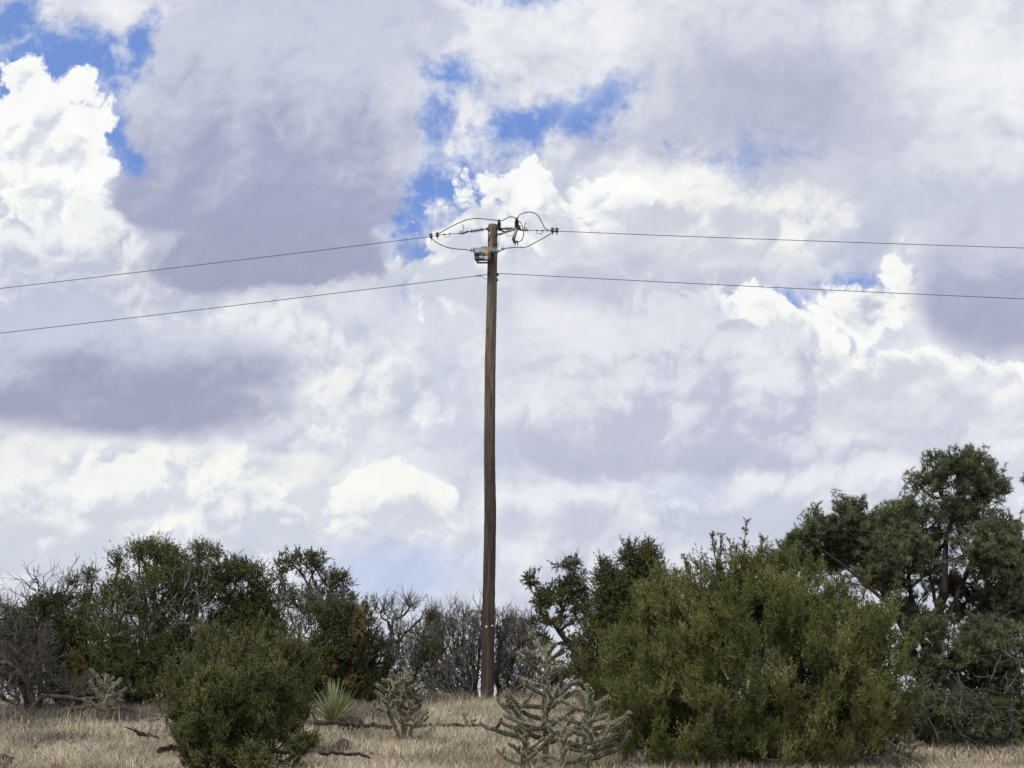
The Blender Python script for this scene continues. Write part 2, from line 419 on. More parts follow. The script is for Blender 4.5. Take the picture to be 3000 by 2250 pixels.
def grow(rng, roots, targets, alpha=0.45, n=5, sag=0.0, stiff=0.35, tipr=0.006, expo=0.46, order=None):
    """joins every target to the nearest place of the growing skeleton; returns polylines and radii"""
    pos = [np.array(r, float) for r in roots]; par = [-1] * len(pos); plen = [0.0] * len(pos)
    dirs = [UP.copy() for _ in pos]
    cap = len(pos) + len(targets) * (n - 1) + 4
    A = np.zeros((cap, 3)); Lp = np.zeros(cap); A[:len(pos)] = pos
    cnt = len(pos)
    root = np.mean(np.array(roots), 0)
    o = np.argsort(np.linalg.norm(targets - root, axis=1) * (1 + 0.15 * rng.random(len(targets))))
    chains = []
    for ti in o:
        t = targets[ti]
        dv = t - A[:cnt]
        dist = np.linalg.norm(dv, axis=1)
        dd = np.array(dirs)
        ang = (dv * dd).sum(1) / np.maximum(dist, 1e-6)
        cost = dist * (1.35 - 0.35 * ang) + alpha * Lp[:cnt]
        k = int(np.argmin(cost))
        a = A[k]; d = dist[k]
        c1 = a + dirs[k] * d * stiff + rng.normal(size=3) * d * 0.07
        c2 = t - unit(t - a) * d * 0.35 + np.array((0, 0, -sag * d)) + rng.normal(size=3) * d * 0.08
        prev = k; ids = [k]
        for s in range(1, n):
            u = s / (n - 1)
            p = a * (1 - u) ** 3 + 3 * c1 * u * (1 - u) ** 2 + 3 * c2 * u * u * (1 - u) + t * u ** 3
            if s < n - 1: p = p + rng.normal(size=3) * d * 0.025
            A[cnt] = p; Lp[cnt] = Lp[prev] + np.linalg.norm(p - A[prev])
            par.append(prev); dirs.append(unit(p - A[prev])); ids.append(cnt); prev = cnt; cnt += 1
        chains.append(ids)
    w = np.zeros(cnt)
    for ids in chains: w[ids[-1]] += 1
    for i in range(cnt - 1, -1, -1):
        if par[i] >= 0: w[par[i]] += w[i]
    r = tipr * np.maximum(w, 1) ** expo
    P = np.array([[A[i] for i in ids] for ids in chains])
    R = np.array([[r[ids[1]]] + [r[i] for i in ids[1:]] for ids in chains])
    R[:, -1] *= 0.7
    return P, R, A[:cnt], r

def lobes(rng, spec, n, shell=0.55, Y=None):
    """points in ellipsoids given as (x, y, rx, ry, dY, weight) on the measuring chart at distance Y; returns points, outward directions"""
    pts = []; outs = []
    tot = sum(s[2] * s[3] * (s[5] if len(s) > 5 else 1) for s in spec)
    for s in spec:
        x, y, rx, ry, dY = s[:5]; wgt = s[5] if len(s) > 5 else 1
        m = max(3, int(round(n * rx * ry * wgt / tot)))
        c = np.array(atd(x, y, Y + dY))
        q = K / ppm(Y + dY)
        a = np.array((rx * q, max(rx, ry) * 0.85 * q, ry * q))
        d = rdir(rng, m)
        r = (shell + (1 - shell) * rnd(rng, m, 1)) if shell > 0 else rnd(rng, m, 1) ** (1 / 3)
        pts.append(c + d * a * r); outs.append(unit(d * a))
    return np.concatenate(pts), np.concatenate(outs)

def leaf_tris(g, base, d, length, width, rng, mat=0):
    n = len(base)
    side = unit(np.cross(d, rdir(rng, n)))
    L_ = np.asarray(length).reshape(-1, 1); W_ = np.asarray(width).reshape(-1, 1)
    V = np.stack((base - side * W_ * 0.5, base + side * W_ * 0.5, base + d * L_), 1)
    g.add(V.reshape(-1, 3), np.arange(3 * n).reshape(-1, 3), mat)

def leaf_quads(g, base, d, length, width, rng, mat=0):
    n = len(base)
    side = unit(np.cross(d, rdir(rng, n)))
    L_ = np.asarray(length).reshape(-1, 1); W_ = np.asarray(width).reshape(-1, 1)
    V = np.stack((base, base + d * L_ * 0.45 + side * W_ * 0.5, base + d * L_, base + d * L_ * 0.45 - side * W_ * 0.5), 1)
    g.add(V.reshape(-1, 3), np.arange(4 * n).reshape(-1, 4), mat)

def sprays(g, rng, Cn, Dn, rc, ns, nl, sl, ll, lw, up=0.5, out=0.6, jit=0.6, open_=0.75, mat=0, twig=None):
    """juniper foliage: ns feathery shoots round every clump centre, each clothed with nl scale-leaf sprigs"""
    m = len(Cn)
    B = np.repeat(Cn, ns, 0) + rdir(rng, m * ns) * (rnd(rng, m * ns, 1) ** 0.5) * rc
    D_ = unit(np.repeat(Dn, ns, 0) * out + UP * up + rng.normal(size=(m * ns, 3)) * jit)
    Ls = sl * (0.5 + 0.9 * rnd(rng, m * ns, 1))
    if twig is not None:
        tubes(twig, np.stack((B - D_ * Ls * 0.25, B + D_ * Ls * 0.45, B + D_ * Ls * 0.98), 1), np.tile([0.004, 0.003, 0.0015], (m * ns, 1)), 3)
    t = rnd(rng, m * ns, nl)
    base = B[:, None] + D_[:, None] * (t * Ls)[..., None]
    d = unit(D_[:, None] * 0.8 + rng.normal(size=(m * ns, nl, 3)) * open_)
    ln = ll * (1.15 - 0.55 * t) * (0.7 + 0.6 * rnd(rng, m * ns, nl))
    leaf_quads(g, base.reshape(-1, 3), d.reshape(-1, 3), ln.reshape(-1), (lw * (0.7 + 0.6 * rnd(rng, m * ns, nl))).reshape(-1), rng, mat)

def twiglets(g, rng, P0, D, length, r0, n=6, bend=0.28, lift=0.05, kids=3, mat=0, depth=2, sides=4):
    """bare crooked twigs with side twigs"""
    B = len(P0)
    ln = length * (0.55 + 0.8 * rnd(rng, B))
    P = wander(rng, P0, D, ln, n, bend, lift)
    prof = np.linspace(1, 0.35, n)
    R = np.asarray(r0).reshape(-1, 1) * prof[None] * np.ones((B, 1))
    tubes(g, P, R, sides, mat)
    if depth > 1 and kids:
        k = rng.integers(1, n - 1, size=(B, kids))
        b0 = P[np.arange(B)[:, None], k]
        dd = unit(P[np.arange(B)[:, None], k] - P[np.arange(B)[:, None], k - 1])
        d2 = unit(dd + rng.normal(size=dd.shape) * 0.6)
        twiglets(g, rng, b0.reshape(-1, 3), d2.reshape(-1, 3), length * 0.55, np.repeat(np.asarray(r0).reshape(-1, 1) * np.ones((B, 1)) * 0.6, kids, 0), n, bend, lift, max(1, kids - 1), mat, depth - 1, 3)

# ------------------------------------------------------------------ materials
def material(name):
    m = bpy.data.materials.new(name); m.use_nodes = True
    t = m.node_tree; t.nodes.clear()
    q = NT(t)
    out = q.new('ShaderNodeOutputMaterial')
    return m, q, out

def bsdf(q, out, col, rough=0.8, spec=0.25, metal=0.0, bump=None, bstr=0.3, bdist=0.02):
    b = q.new('ShaderNodeBsdfPrincipled')
    q.put(b.inputs['Base Color'], col); q.put(b.inputs['Roughness'], rough)
    b.inputs['Specular IOR Level'].default_value = spec; q.put(b.inputs['Metallic'], metal)
    if bump is not None:
        bn = q.new('ShaderNodeBump'); bn.inputs['Strength'].default_value = bstr; bn.inputs['Distance'].default_value = bdist
        q.put(bn.inputs['Height'], bump); q.l.new(bn.outputs[0], b.inputs['Normal'])
    q.l.new(b.outputs[0], out.inputs['Surface'])
    return b

def foliage(name, cols, patch=2.2, trans=0.13, tcol=(0.10, 0.13, 0.03), spec=0.2, rare=None):
    m, q, out = material(name)
    isl = q.new('ShaderNodeNewGeometry').outputs['Random Per Island']
    tc = q.new('ShaderNodeTexCoord').outputs['Object']
    pn = q.noise(tc, patch, 3.0, 0.6)
    f = q.m('ADD', q.m('MULTIPLY', isl, 0.45), q.rng(pn, 0.33, 0.67, 0.0, 0.55))
    stops = [(i / (len(cols) - 1), c) for i, c in enumerate(cols)]
    col = q.ramp(f, stops)
    if rare:
        col = q.mix(q.m('GREATER_THAN', q.m('FRACT', q.m('MULTIPLY', isl, 37.3)), rare[1]), col, rare[0])
    b = bsdf(q, out, col, 0.75, spec)
    tr = q.new('ShaderNodeBsdfTranslucent'); q.put(tr.inputs[0], q.mix(0.5, col, tcol))
    mx = q.new('ShaderNodeMixShader'); mx.inputs[0].default_value = trans
    q.l.new(b.outputs[0], mx.inputs[1]); q.l.new(tr.outputs[0], mx.inputs[2]); q.l.new(mx.outputs[0], out.inputs['Surface'])
    return m

def wood(name, c0, c1, scale=9.0, stretch=0.25, bstr=0.5):
    m, q, out = material(name)
    tc = q.new('ShaderNodeTexCoord').outputs['Object']
    n = q.noise(q.v('MULTIPLY', tc, (1, 1, stretch)), scale, 5.0, 0.62)
    n2 = q.noise(tc, scale * 5, 3.0, 0.6)
    f = q.rng(q.m('ADD', n, q.m('MULTIPLY', n2, 0.35)), 0.45, 0.9)
    bsdf(q, out, q.mix(f, c0, c1), 0.9, 0.15, 0, n2, bstr, 0.01)
    return m

M = {}
M['juniper_dark'] = foliage('juniper_dark_leaves', [(0.042, 0.054, 0.018), (0.074, 0.088, 0.029), (0.122, 0.130, 0.044), (0.185, 0.176, 0.065)], 2.0)
M['juniper_mid'] = foliage('juniper_olive_leaves', [(0.054, 0.075, 0.022), (0.106, 0.130, 0.037), (0.180, 0.196, 0.060), (0.31, 0.30, 0.115)], 1.7)
M['juniper_light'] = foliage('juniper_yellow_green_leaves', [(0.058, 0.074, 0.023), (0.108, 0.124, 0.038), (0.180, 0.186, 0.062), (0.31, 0.29, 0.13)], 1.6)
M['pinyon'] = foliage('pinyon_needles', [(0.066, 0.088, 0.042), (0.124, 0.156, 0.074), (0.20, 0.23, 0.11), (0.31, 0.32, 0.17)], 2.4, 0.2, (0.08, 0.11, 0.04), 0.3)
M['rust'] = foliage('dead_orange_leaves', [(0.11, 0.078, 0.030), (0.19, 0.135, 0.052), (0.27, 0.195, 0.085)], 4.0, 0.3, (0.3, 0.15, 0.05))
M['bark'] = wood('juniper_bark', (0.030, 0.024, 0.020), (0.115, 0.098, 0.086))
M['bark_dark'] = wood('dark_bark', (0.016, 0.013, 0.012), (0.060, 0.050, 0.045))
M['dead'] = wood('grey_dead_wood', (0.080, 0.074, 0.066), (0.24, 0.222, 0.198))
M['dead_dark'] = wood('dark_dead_wood', (0.026, 0.023, 0.021), (0.115, 0.104, 0.093))
M['dead_grey'] = wood('weathered_grey_twigs', (0.055, 0.050, 0.045), (0.16, 0.147, 0.130))

# ------------------------------------------------------------------ ground and grass
def build_ground():
    # one sheet: fine near the viewer, coarse towards the horizon
    ys = np.concatenate((np.linspace(-60, 4, 14)[:-1], np.linspace(4, 44, 130)[:-1], np.linspace(44, 120, 30)[:-1], np.geomspace(120, 12000, 26)))
    xs0 = np.concatenate((-np.geomspace(30, 12000, 24)[::-1], np.linspace(-30, 30, 160)[1:-1], np.geomspace(30, 12000, 24)))
    V = np.array([(x, y, gz(x, y)) for y in ys for x in xs0])
    n = len(xs0)
    i = np.arange(len(ys) - 1)[:, None] * n + np.arange(n - 1)[None]
    F = np.stack((i, i + 1, i + n + 1, i + n), -1).reshape(-1, 4)
    g = Geo(); g.add(V, F)
    m, q, out = material('dry_grassland_soil')
    tc = q.new('ShaderNodeTexCoord').outputs['Object']
    n1 = q.noise(tc, 0.45, 5.0, 0.6); n2 = q.noise(tc, 7.0, 6.0, 0.7); n3 = q.noise(tc, 60.0, 3.0, 0.7)
    c = q.mix(q.rng(n2, 0.35, 0.68), (0.17, 0.13, 0.095), (0.38, 0.31, 0.23))
    c = q.mix(q.rng(n1, 0.52, 0.70), c, (0.17, 0.125, 0.098))
    bsdf(q, out, c, 0.95, 0.1, 0, n3, 0.6, 0.03)
    o = g.build('ground', m, None, True)
    tag(o, kind='structure')
    return o
build_ground()

def straw(name, cols, patch, trans=0.3):
    m, q, out = material(name)
    isl = q.new('ShaderNodeNewGeometry').outputs['Random Per Island']
    tc = q.new('ShaderNodeTexCoord').outputs['Object']
    pn = q.noise(tc, patch, 4.0, 0.6)
    f = q.m('ADD', q.m('MULTIPLY', isl, 0.5), q.rng(pn, 0.34, 0.66, 0.0, 0.5))
    col = q.ramp(f, [(i / (len(cols) - 1), c) for i, c in enumerate(cols)])
    b = bsdf(q, out, col, 0.8, 0.2)
    tr = q.new('ShaderNodeBsdfTranslucent'); q.put(tr.inputs[0], col)
    mx = q.new('ShaderNodeMixShader'); mx.inputs[0].default_value = trans
    q.l.new(b.outputs[0], mx.inputs[1]); q.l.new(tr.outputs[0], mx.inputs[2]); q.l.new(mx.outputs[0], out.inputs['Surface'])
    return m
M['straw'] = straw('dry_straw', [(0.18, 0.150, 0.100), (0.44, 0.385, 0.27), (0.69, 0.615, 0.445), (0.88, 0.80, 0.62)], 0.8)
M['weed'] = straw('grey_weeds', [(0.10, 0.087, 0.074), (0.20, 0.178, 0.148), (0.31, 0.275, 0.23)], 1.5)

def blades(g, rng, x, y, h, w, lean=0.35, mat=0):
    n = len(x)
    b = np.stack((x, y, gzv(x, y) - 0.01), 1)
    az = rng.random(n) * 2 * np.pi
    side = np.stack((np.cos(az), np.sin(az), np.zeros(n)), 1)
    ld = np.stack((-np.sin(az), np.cos(az), np.zeros(n)), 1) * (rng.normal(size=(n, 1)) * lean) + side * rng.normal(size=(n, 1)) * lean
    h = h.reshape(-1, 1); w = np.asarray(w).reshape(-1, 1)
    mid = b + (UP + ld * 0.45) * h * 0.55
    tip = b + (UP * 0.95 + ld * 1.2) * h
    V = np.stack((b - side * w * 0.5, b + side * w * 0.5, mid + side * w * 0.4, mid - side * w * 0.4, tip), 1)
    base = np.arange(n)[:, None] * 5
    g.add(V.reshape(-1, 3), base + np.array([[0, 1, 2, 3]]), mat)
    g.F.append((base + np.array([[3, 2, 4]]) + (g.n - 5 * n), mat))

def build_grass():
    rng = np.random.default_rng(4)
    g = Geo()
    n = 170000
    y = 15.6 + (34.5 - 15.6) * rng.random(n) ** 1.15
    x = (rng.random(n) * 2 - 1) * (y * 0.36 + 2.0)
    # tussocks: pull blades towards scattered centres
    tc_n = 9000
    ty = 15.6 + 21 * rng.random(tc_n); tx = (rng.random(tc_n) * 2 - 1) * (ty * 0.36 + 2.0)
    k = rng.integers(0, tc_n, n); pull = rng.random(n) < 0.55
    x = np.where(pull, tx[k] + rng.normal(size=n) * 0.05, x); y = np.where(pull, ty[k] + rng.normal(size=n) * 0.05, y)
    pat = np.sin(x * 0.9 + 1.3 * np.sin(y * 0.7)) * np.sin(y * 1.1 + 0.8 * np.sin(x * 0.6)) + 0.5 * np.sin(x * 2.7 + y * 1.9)
    keep = (pat > -0.62) | (rng.random(n) < 0.28)
    x, y, pat = x[keep], y[keep], pat[keep]
    h = (0.06 + 0.095 * rng.random(len(x)) ** 1.5) * (1 + 0.35 * pat)
    weed = rng.random(len(x)) < np.clip(0.10 + 0.35 * (pat < -0.45), 0, 1)
    blades(g, rng, x[~weed], y[~weed], h[~weed], 0.0065 + 0.006 * rng.random((~weed).sum()), 0.45, 0)
    blades(g, rng, x[weed], y[weed], h[weed] * 0.9, 0.009 + 0.006 * rng.random(weed.sum()), 0.6, 1)
    n1 = 45000
    y1 = 8.0 + 7.8 * rng.random(n1); x1 = (rng.random(n1) * 2 - 1) * (y1 * 0.40 + 2.5)
    blades(g, rng, x1, y1, 0.07 + 0.12 * rng.random(n1) ** 1.5, 0.008 + 0.007 * rng.random(n1), 0.45, 0)
    # taller seed stalks, denser along the tree line
    n2 = 9000
    y2 = 22 + 11 * rng.random(n2) ** 0.7; x2 = (rng.random(n2) * 2 - 1) * (y2 * 0.36 + 2)
    blades(g, rng, x2, y2, 0.16 + 0.2 * rng.random(n2), 0.006 + 0.003 * rng.random(n2), 0.3, 0)
    # low grey weeds in scattered clumps, and brown litter along the foot of the thicket
    k = 130; cy = 16 + 16 * rng.random(k); cx = (rng.random(k) * 2 - 1) * (cy * 0.36 + 1)
    x3 = np.repeat(cx, 70) + rng.normal(size=k * 70) * np.repeat(0.10 + 0.22 * rng.random(k), 70); y3 = np.repeat(cy, 70) + rng.normal(size=k * 70) * 0.14
    blades(g, rng, x3, y3, 0.06 + 0.13 * rng.random(k * 70), 0.010 + 0.006 * rng.random(k * 70), 0.8, 1)
    n4 = 9000
    x4 = -10.5 + 9.0 * rng.random(n4); y4 = 24.6 + 1.6 * rng.random(n4)
    blades(g, rng, x4, y4, 0.10 + 0.22 * rng.random(n4), 0.010 + 0.006 * rng.random(n4), 0.5, 1)
    x5 = 5.5 + 6.0 * rng.random(5000); y5 = 19.5 + 2.2 * rng.random(5000)
    blades(g, rng, x5, y5, 0.08 + 0.16 * rng.random(5000), 0.010 + 0.006 * rng.random(5000), 0.6, 1)
    # rank grey growth along the crest round the pole
    n6 = 9000
    x6 = -5.5 + 9.5 * rng.random(n6); y6 = 30.2 + 1.5 * rng.random(n6)
    k6 = np.abs(x6 + 0.52) > 0.30
    x6, y6 = x6[k6], y6[k6]
    blades(g, rng, x6, y6, 0.10 + 0.24 * rng.random(len(x6)) ** 1.4, 0.010 + 0.006 * rng.random(len(x6)), 0.5, 1)
    o = g.build('grass', [M['straw'], M['weed']])
    tag(o, 'short dry straw coloured grass over the slope', 'grass', None, 'stuff')
build_grass()

# ------------------------------------------------------------------ trees and shrubs
def tree(name, label, cat, base, spec, n, leaf, bark='bark', seed=1, group=None, Y=None, shell=0.5, rc=0.11, ns=6, nl=15, sl=0.20,
         ll=0.045, lw=0.0125, up=0.55, out=0.6, open_=0.65, tipr=0.006, expo=0.47, roots=1, spread=0.12, dead=None, rust=None,
         sub=1.0, alpha=0.45, leaders=None, needles=False, jit=0.6, trunkpath=None, sag=0.0, twig_n=0, twig_len=0.4, twig_mat='dead', stiff=0.35, forks=None, trunk_r=None, plumes=None):
    rng = np.random.default_rng(seed)
    b = gd(*base)
    if Y is not None:
        b = atd(base[0], base[1], Y); b.z = gz(b.x, b.y)
    Yb = b.y
    root = empty(name, b, label, cat, group)
    P, D = lobes(rng, spec, n, shell, Yb)
    if plumes:                                   # clumps strung along upward plumes
        per, pl, pj = plumes
        m = max(4, len(P) // per); pick = rng.permutation(len(P))[:m]
        dd = unit(D[pick] * 0.55 + UP * 0.75 + rng.normal(size=(m, 3)) * 0.28)
        t = (np.arange(per) + rnd(rng, m, per)) / per
        ln = pl * (0.6 + 0.8 * rnd(rng, m, 1))
        P = P[pick][:, None] + dd[:, None] * ((t - 0.6) * ln)[..., None] + rng.normal(size=(m, per, 3)) * (pj * (1.1 - 0.85 * t))[..., None]
        P = P.reshape(-1, 3); D = np.repeat(dd, per, 0)
    keep = P[:, 2] > gzv(P[:, 0], P[:, 1]) + 0.06
    P, D = P[keep], D[keep]
    rts = [np.array(b) + np.array((rng.normal() * spread, rng.normal() * spread * 0.6, -0.05)) * (roots > 1) - np.array((0, 0, 0.04)) for _ in range(roots)]
    if trunkpath:
        pts = [np.array(atd(x, y, Yb + dy)) for x, y, dy in trunkpath]
        rts = rts[:1] + pts
        for fk in forks or []:
            rts += [np.array(atd(x, y, Yb + dy)) for x, y, dy in fk[0][1:]]
    sel = P if sub >= 1 else P[rng.random(len(P)) < sub]
    BP, BR, A, r = grow(rng, rts, sel, alpha, 5, sag, stiff, tipr, expo)
    g = Geo()
    if trunkpath:
        pp = np.array(rts[:1 + len(trunkpath)])
        top = BR.max()
        pr = np.linspace(*(trunk_r or (max(top * 1.15, tipr * 9), max(top * 0.55, tipr * 5))), len(pp))
        u = np.linspace(0, len(pp) - 1, 14)
        q = np.stack([np.interp(u, range(len(pp)), pp[:, k]) for k in range(3)], 1)
        for _ in range(2): q[1:-1] = (q[:-2] + 2 * q[1:-1] + q[2:]) / 4
        q += rng.normal(size=q.shape) * 0.012
        tubes(g, q, np.interp(u, range(len(pp)), pr) * (1 + 0.12 * rng.normal(size=len(u))), 9)
        for fk, r0, r1 in forks or []:
            fp = np.array([atd(x, y, Yb + dy) for x, y, dy in fk])
            u = np.linspace(0, len(fp) - 1, 12)
            q = np.stack([np.interp(u, range(len(fp)), fp[:, k]) for k in range(3)], 1)
            for _ in range(2): q[1:-1] = (q[:-2] + 2 * q[1:-1] + q[2:]) / 4
            q += rng.normal(size=q.shape) * 0.01
            tubes(g, q, np.linspace(r0, r1, 12) * (1 + 0.08 * rng.normal(size=12)), 8)
    big = BR.max(1) > 0.02
    if big.any(): tubes(g, BP[big], BR[big], 8)
    if (~big).any(): tubes(g, BP[~big], BR[~big], 5)
    f = Geo()
    if needles:
        # brushes of needles at the shoot ends
        m = len(P)
        B = np.repeat(P, ns, 0) + rdir(rng, m * ns) * (rnd(rng, m * ns, 1) ** 0.45) * rc
        Dd = unit(np.repeat(D, ns, 0) * out + UP * up + rng.normal(size=(m * ns, 3)) * jit)
        tubes(g, np.stack((B - Dd * sl * 1.3, B - Dd * sl * 0.5, B + Dd * sl * 0.3), 1), np.tile([0.006, 0.0045, 0.003], (m * ns, 1)), 3)
        t = rnd(rng, m * ns, nl)
        bb = B[:, None] + Dd[:, None] * ((t - 0.55) * sl)[..., None]
        d = unit(Dd[:, None] * 0.55 + rng.normal(size=(m * ns, nl, 3)) * open_)
        leaf_tris(f, bb.reshape(-1, 3), d.reshape(-1, 3), ll * (0.7 + 0.5 * rnd(rng, m * ns * nl)), lw * (0.7 + 0.6 * rnd(rng, m * ns * nl)), rng)
    else:
        sprays(f, rng, P, D, rc, ns, nl, sl, ll, lw, up, out, jit, open_, 0, g if len(P) * ns < 9000 else None)
    if leaders:
        for (x0, y0, x1, y1, dy, k) in leaders:     # long leafless-based shoots above the crown
            a0 = np.array(atd(x0, y0, Yb + dy)); a1 = np.array(atd(x1, y1, Yb + dy))
            ln = np.linalg.norm(a1 - a0)
            q = wander(rng, a0[None], unit(a1 - a0)[None], np.array([ln]), 9, 0.06, 0.05)
            q += (a1 - q[0, -1]) * np.linspace(0, 1, 9)[None, :, None]
            tubes(g, q, np.linspace(0.009, 0.003, 9)[None], 4)
            kk = rng.random(k) ** 0.9 * 8
            i0 = np.minimum(kk.astype(int), 7); fr = (kk - i0)[:, None]
            c = q[0][i0] * (1 - fr) + q[0][i0 + 1] * fr
            dd = unit(unit(a1 - a0)[None] * 0.8 + rng.normal(size=(k, 3)) * 0.8)
            sprays(f, rng, c, dd, 0.012, 1, 14, 0.125 * np.ones((k, 1)) * (1.3 - kk[:, None] / 10), ll, lw * 1.1, 0.4, 1.0, 0.25, open_, 0, g)
    g.build('trunk', M[bark], root, True)
    f.build('crown', M[leaf], root)
    if rust:
        for (x, y, rr, dy, k) in rust:
            h = Geo()
            c = np.array(atd(x, y, Yb + dy)); q = K / ppm(Yb + dy)
            cc = c + rdir(rng, k) * rnd(rng, k, 1) * rr * q
            sprays(h, rng, cc, rdir(rng, k) - UP * 0.5, 0.06, 3, 10, 0.13, 0.06, 0.02, -0.4, 0.5, 0.6, 0.8, 0)
            h.build('dead_foliage', M['rust'], root)
    if dead or twig_n:
        if twig_n:
            up_ = P[np.argsort(-P[:, 2] + rng.random(len(P)) * 0.8)[:max(twig_n, 1)]]
            h = Geo()
            twiglets(h, rng, up_ - UP * 0.15, unit(UP + rng.normal(size=(len(up_), 3)) * 0.35), twig_len, np.full(len(up_), 0.007), 6, 0.2, 0.06, 2)
            h.build('dead_twigs', M[twig_mat], root, True)
        for (x, y, rx, ry, dy, k, ln, dxx, dzz) in (dead or []):
            c = np.array(atd(x, y, Yb + dy)); q = K / ppm(Yb + dy)
            p0 = c + (rng.random((k, 3)) * 2 - 1) * np.array((rx * q, 0.25, ry * q))
            d0 = unit(np.array((dxx, 0.0, dzz)) + rng.normal(size=(k, 3)) * 0.45)
            h = Geo()
            twiglets(h, rng, p0, d0, ln, 0.007 + 0.006 * rng.random(k), 7, 0.25, 0.02, 3)
            h.build('dead_twigs', M[twig_mat], root, True)
    return root

def bare_shrub(name, label, cat, base, spec, n, seed=1, Y=None, roots=5, spread=0.25, tipr=0.006, twigs=3, tl=0.4, mat='dead_dark', tmat='dead',
               leafspec=None, leafn=0, leaf='juniper_dark', alpha=0.3, lift=0.06, group=None, heavy=None, stiff=0.4):
    rng = np.random.default_rng(seed)
    b = gd(*base)
    if Y is not None:
        b = atd(base[0], base[1], Y); b.z = gz(b.x, b.y)
    root = empty(name, b, label, cat, group)
    P, D = lobes(rng, spec, n, 0.2, b.y)
    P = P[P[:, 2] > gzv(P[:, 0], P[:, 1]) + 0.1]
    rts = [np.array(b) + np.array((rng.normal() * spread, rng.normal() * spread * 0.5, -0.06)) for _ in range(roots)]
    BP, BR, A, r = grow(rng, rts, P, alpha, 6, 0.0, stiff, tipr, 0.52)
    g = Geo(); h = Geo()
    thick = BR.max(1) > 0.012
    if thick.any(): tubes(g, BP[thick], BR[thick], 7)
    if (~thick).any(): tubes(h, BP[~thick], BR[~thick], 4)
    if heavy:
        for pts, r0, r1 in heavy:
            pp = np.array([atd(x, y, b.y + dy) for x, y, dy in pts])
            u = np.linspace(0, len(pp) - 1, 12)
            q = np.stack([np.interp(u, range(len(pp)), pp[:, k]) for k in range(3)], 1)
            q[1:-1] = (q[:-2] + 2 * q[1:-1] + q[2:]) / 4
            q += rng.normal(size=q.shape) * 0.012
            tubes(g, q, np.linspace(r0, r1, 12) * (1 + 0.1 * rng.normal(size=12)), 8)
    P2 = np.repeat(P, twigs, 0)
    c0 = np.array(b) - np.array((0, 0, 0.3))
    d2 = unit(unit(P2 - c0) * 0.6 + UP * 0.45 + rng.normal(size=P2.shape) * 0.5)
    twiglets(h, rng, P2, d2, tl, 0.0055 + 0.004 * rng.random(len(P2)), 6, 0.22, lift, 3)
    if not g.V: tubes(g, BP[:1], BR[:1], 6)
    g.build('stem', M[mat], root, True)
    h.build('twigs', M[tmat], root, True)
    if leafspec:
        f = Geo()
        LP, LD = lobes(rng, leafspec, leafn, 0.1, b.y)
        sprays(f, rng, LP, LD, 0.08, 4, 12, 0.14, 0.05, 0.018, 0.4, 0.5, 0.7, 0.8)
        f.build('crown', M[leaf], root)
    return root

# --- the left thicket, back to front
tree('juniper_tree', 'open topped juniper with a brush of grey dead twigs under its sparse crown', 'tree', (655, 1515),
     [(655, 1215, 66, 34, 0.3), (720, 1255, 40, 36, 0), (602, 1240, 22, 26, 0), (752, 1288, 18, 10, 0, 1.5), (690, 1300, 60, 40, 0.2), (620, 1290, 30, 30, 0.3), (730, 1330, 30, 30, .2), (640, 1450, 90, 70, .5)],
     390, 'juniper_dark', 'bark', 11, Y=29.0, shell=0.25, rc=0.08, ns=6, nl=15, sl=0.14, ll=0.046, lw=0.016, up=0.5, roots=3,
     dead=[(640, 1345, 55, 55, -0.4, 110, 0.5, -0.1, 1.0), (700, 1350, 50, 60, -0.4, 70, 0.5, 0.5, 0.6), (680, 1420, 60, 30, -0.4, 50, .5, .6, .3)], tipr=0.006)
tree('juniper_tree', 'dark juniper flecked with dead orange sprays beside the leaning bare tree', 'tree', (735, 1528),
     [(740, 1385, 75, 85, 0), (722, 1325, 52, 32, 0), (700, 1440, 70, 60, 0), (788, 1325, 22, 26, 0.2), (805, 1415, 40, 60, 0.3), (760, 1470, 80, 40, 0), (680, 1500, 80, 30, 0), (790, 1490, 50, 30, .3)],
     780, 'juniper_dark', 'bark_dark', 12, Y=27.6, shell=0.35, rc=0.11, ns=7, nl=15, sl=0.17, up=0.4, roots=3,
     rust=[(772, 1335, 24, -0.5, 7), (768, 1362, 14, -0.5, 4), (715, 1440, 12, -0.6, 4), (706, 1462, 8, -0.6, 3), (752, 1468, 12, -0.6, 4)], twig_n=14, twig_len=0.3)
tree('juniper_tree', 'thin dark juniper standing between the leaning bare tree and the grey bush', 'tree', (895, 1512),
     [(928, 1335, 14, 16, 0, 2), (905, 1390, 30, 50, 0), (890, 1455, 34, 44, 0), (930, 1420, 22, 40, 0), (860, 1480, 40, 30, 0), (870, 1494, 60, 16, 0)], 150, 'juniper_dark', 'bark_dark', 13, Y=29.5,
     shell=0.2, rc=0.09, ns=6, nl=14, sl=0.15, roots=2, twig_n=8, dead=[(900, 1430, 30, 50, -.2, 30, .4, 0, .7)])
tree('juniper_tree', 'dense rounded dark juniper rising behind the pair of foreground bushes', 'tree', (510, 1535),
     [(520, 1275, 62, 62, 0), (495, 1228, 38, 20, 0), (560, 1320, 48, 55, 0), (500, 1390, 95, 90, 0), (570, 1400, 60, 80, 0), (520, 1480, 90, 50, 0), (600, 1480, 60, 50, 0)],
     1137, 'juniper_dark', 'bark_dark', 14, Y=27.2, shell=0.55, rc=0.12, ns=7, nl=16, sl=0.16, up=0.5, roots=2, twig_n=16, twig_len=0.32,
     dead=[(425, 1360, 30, 30, -.9, 30, .4, .1, .8)])
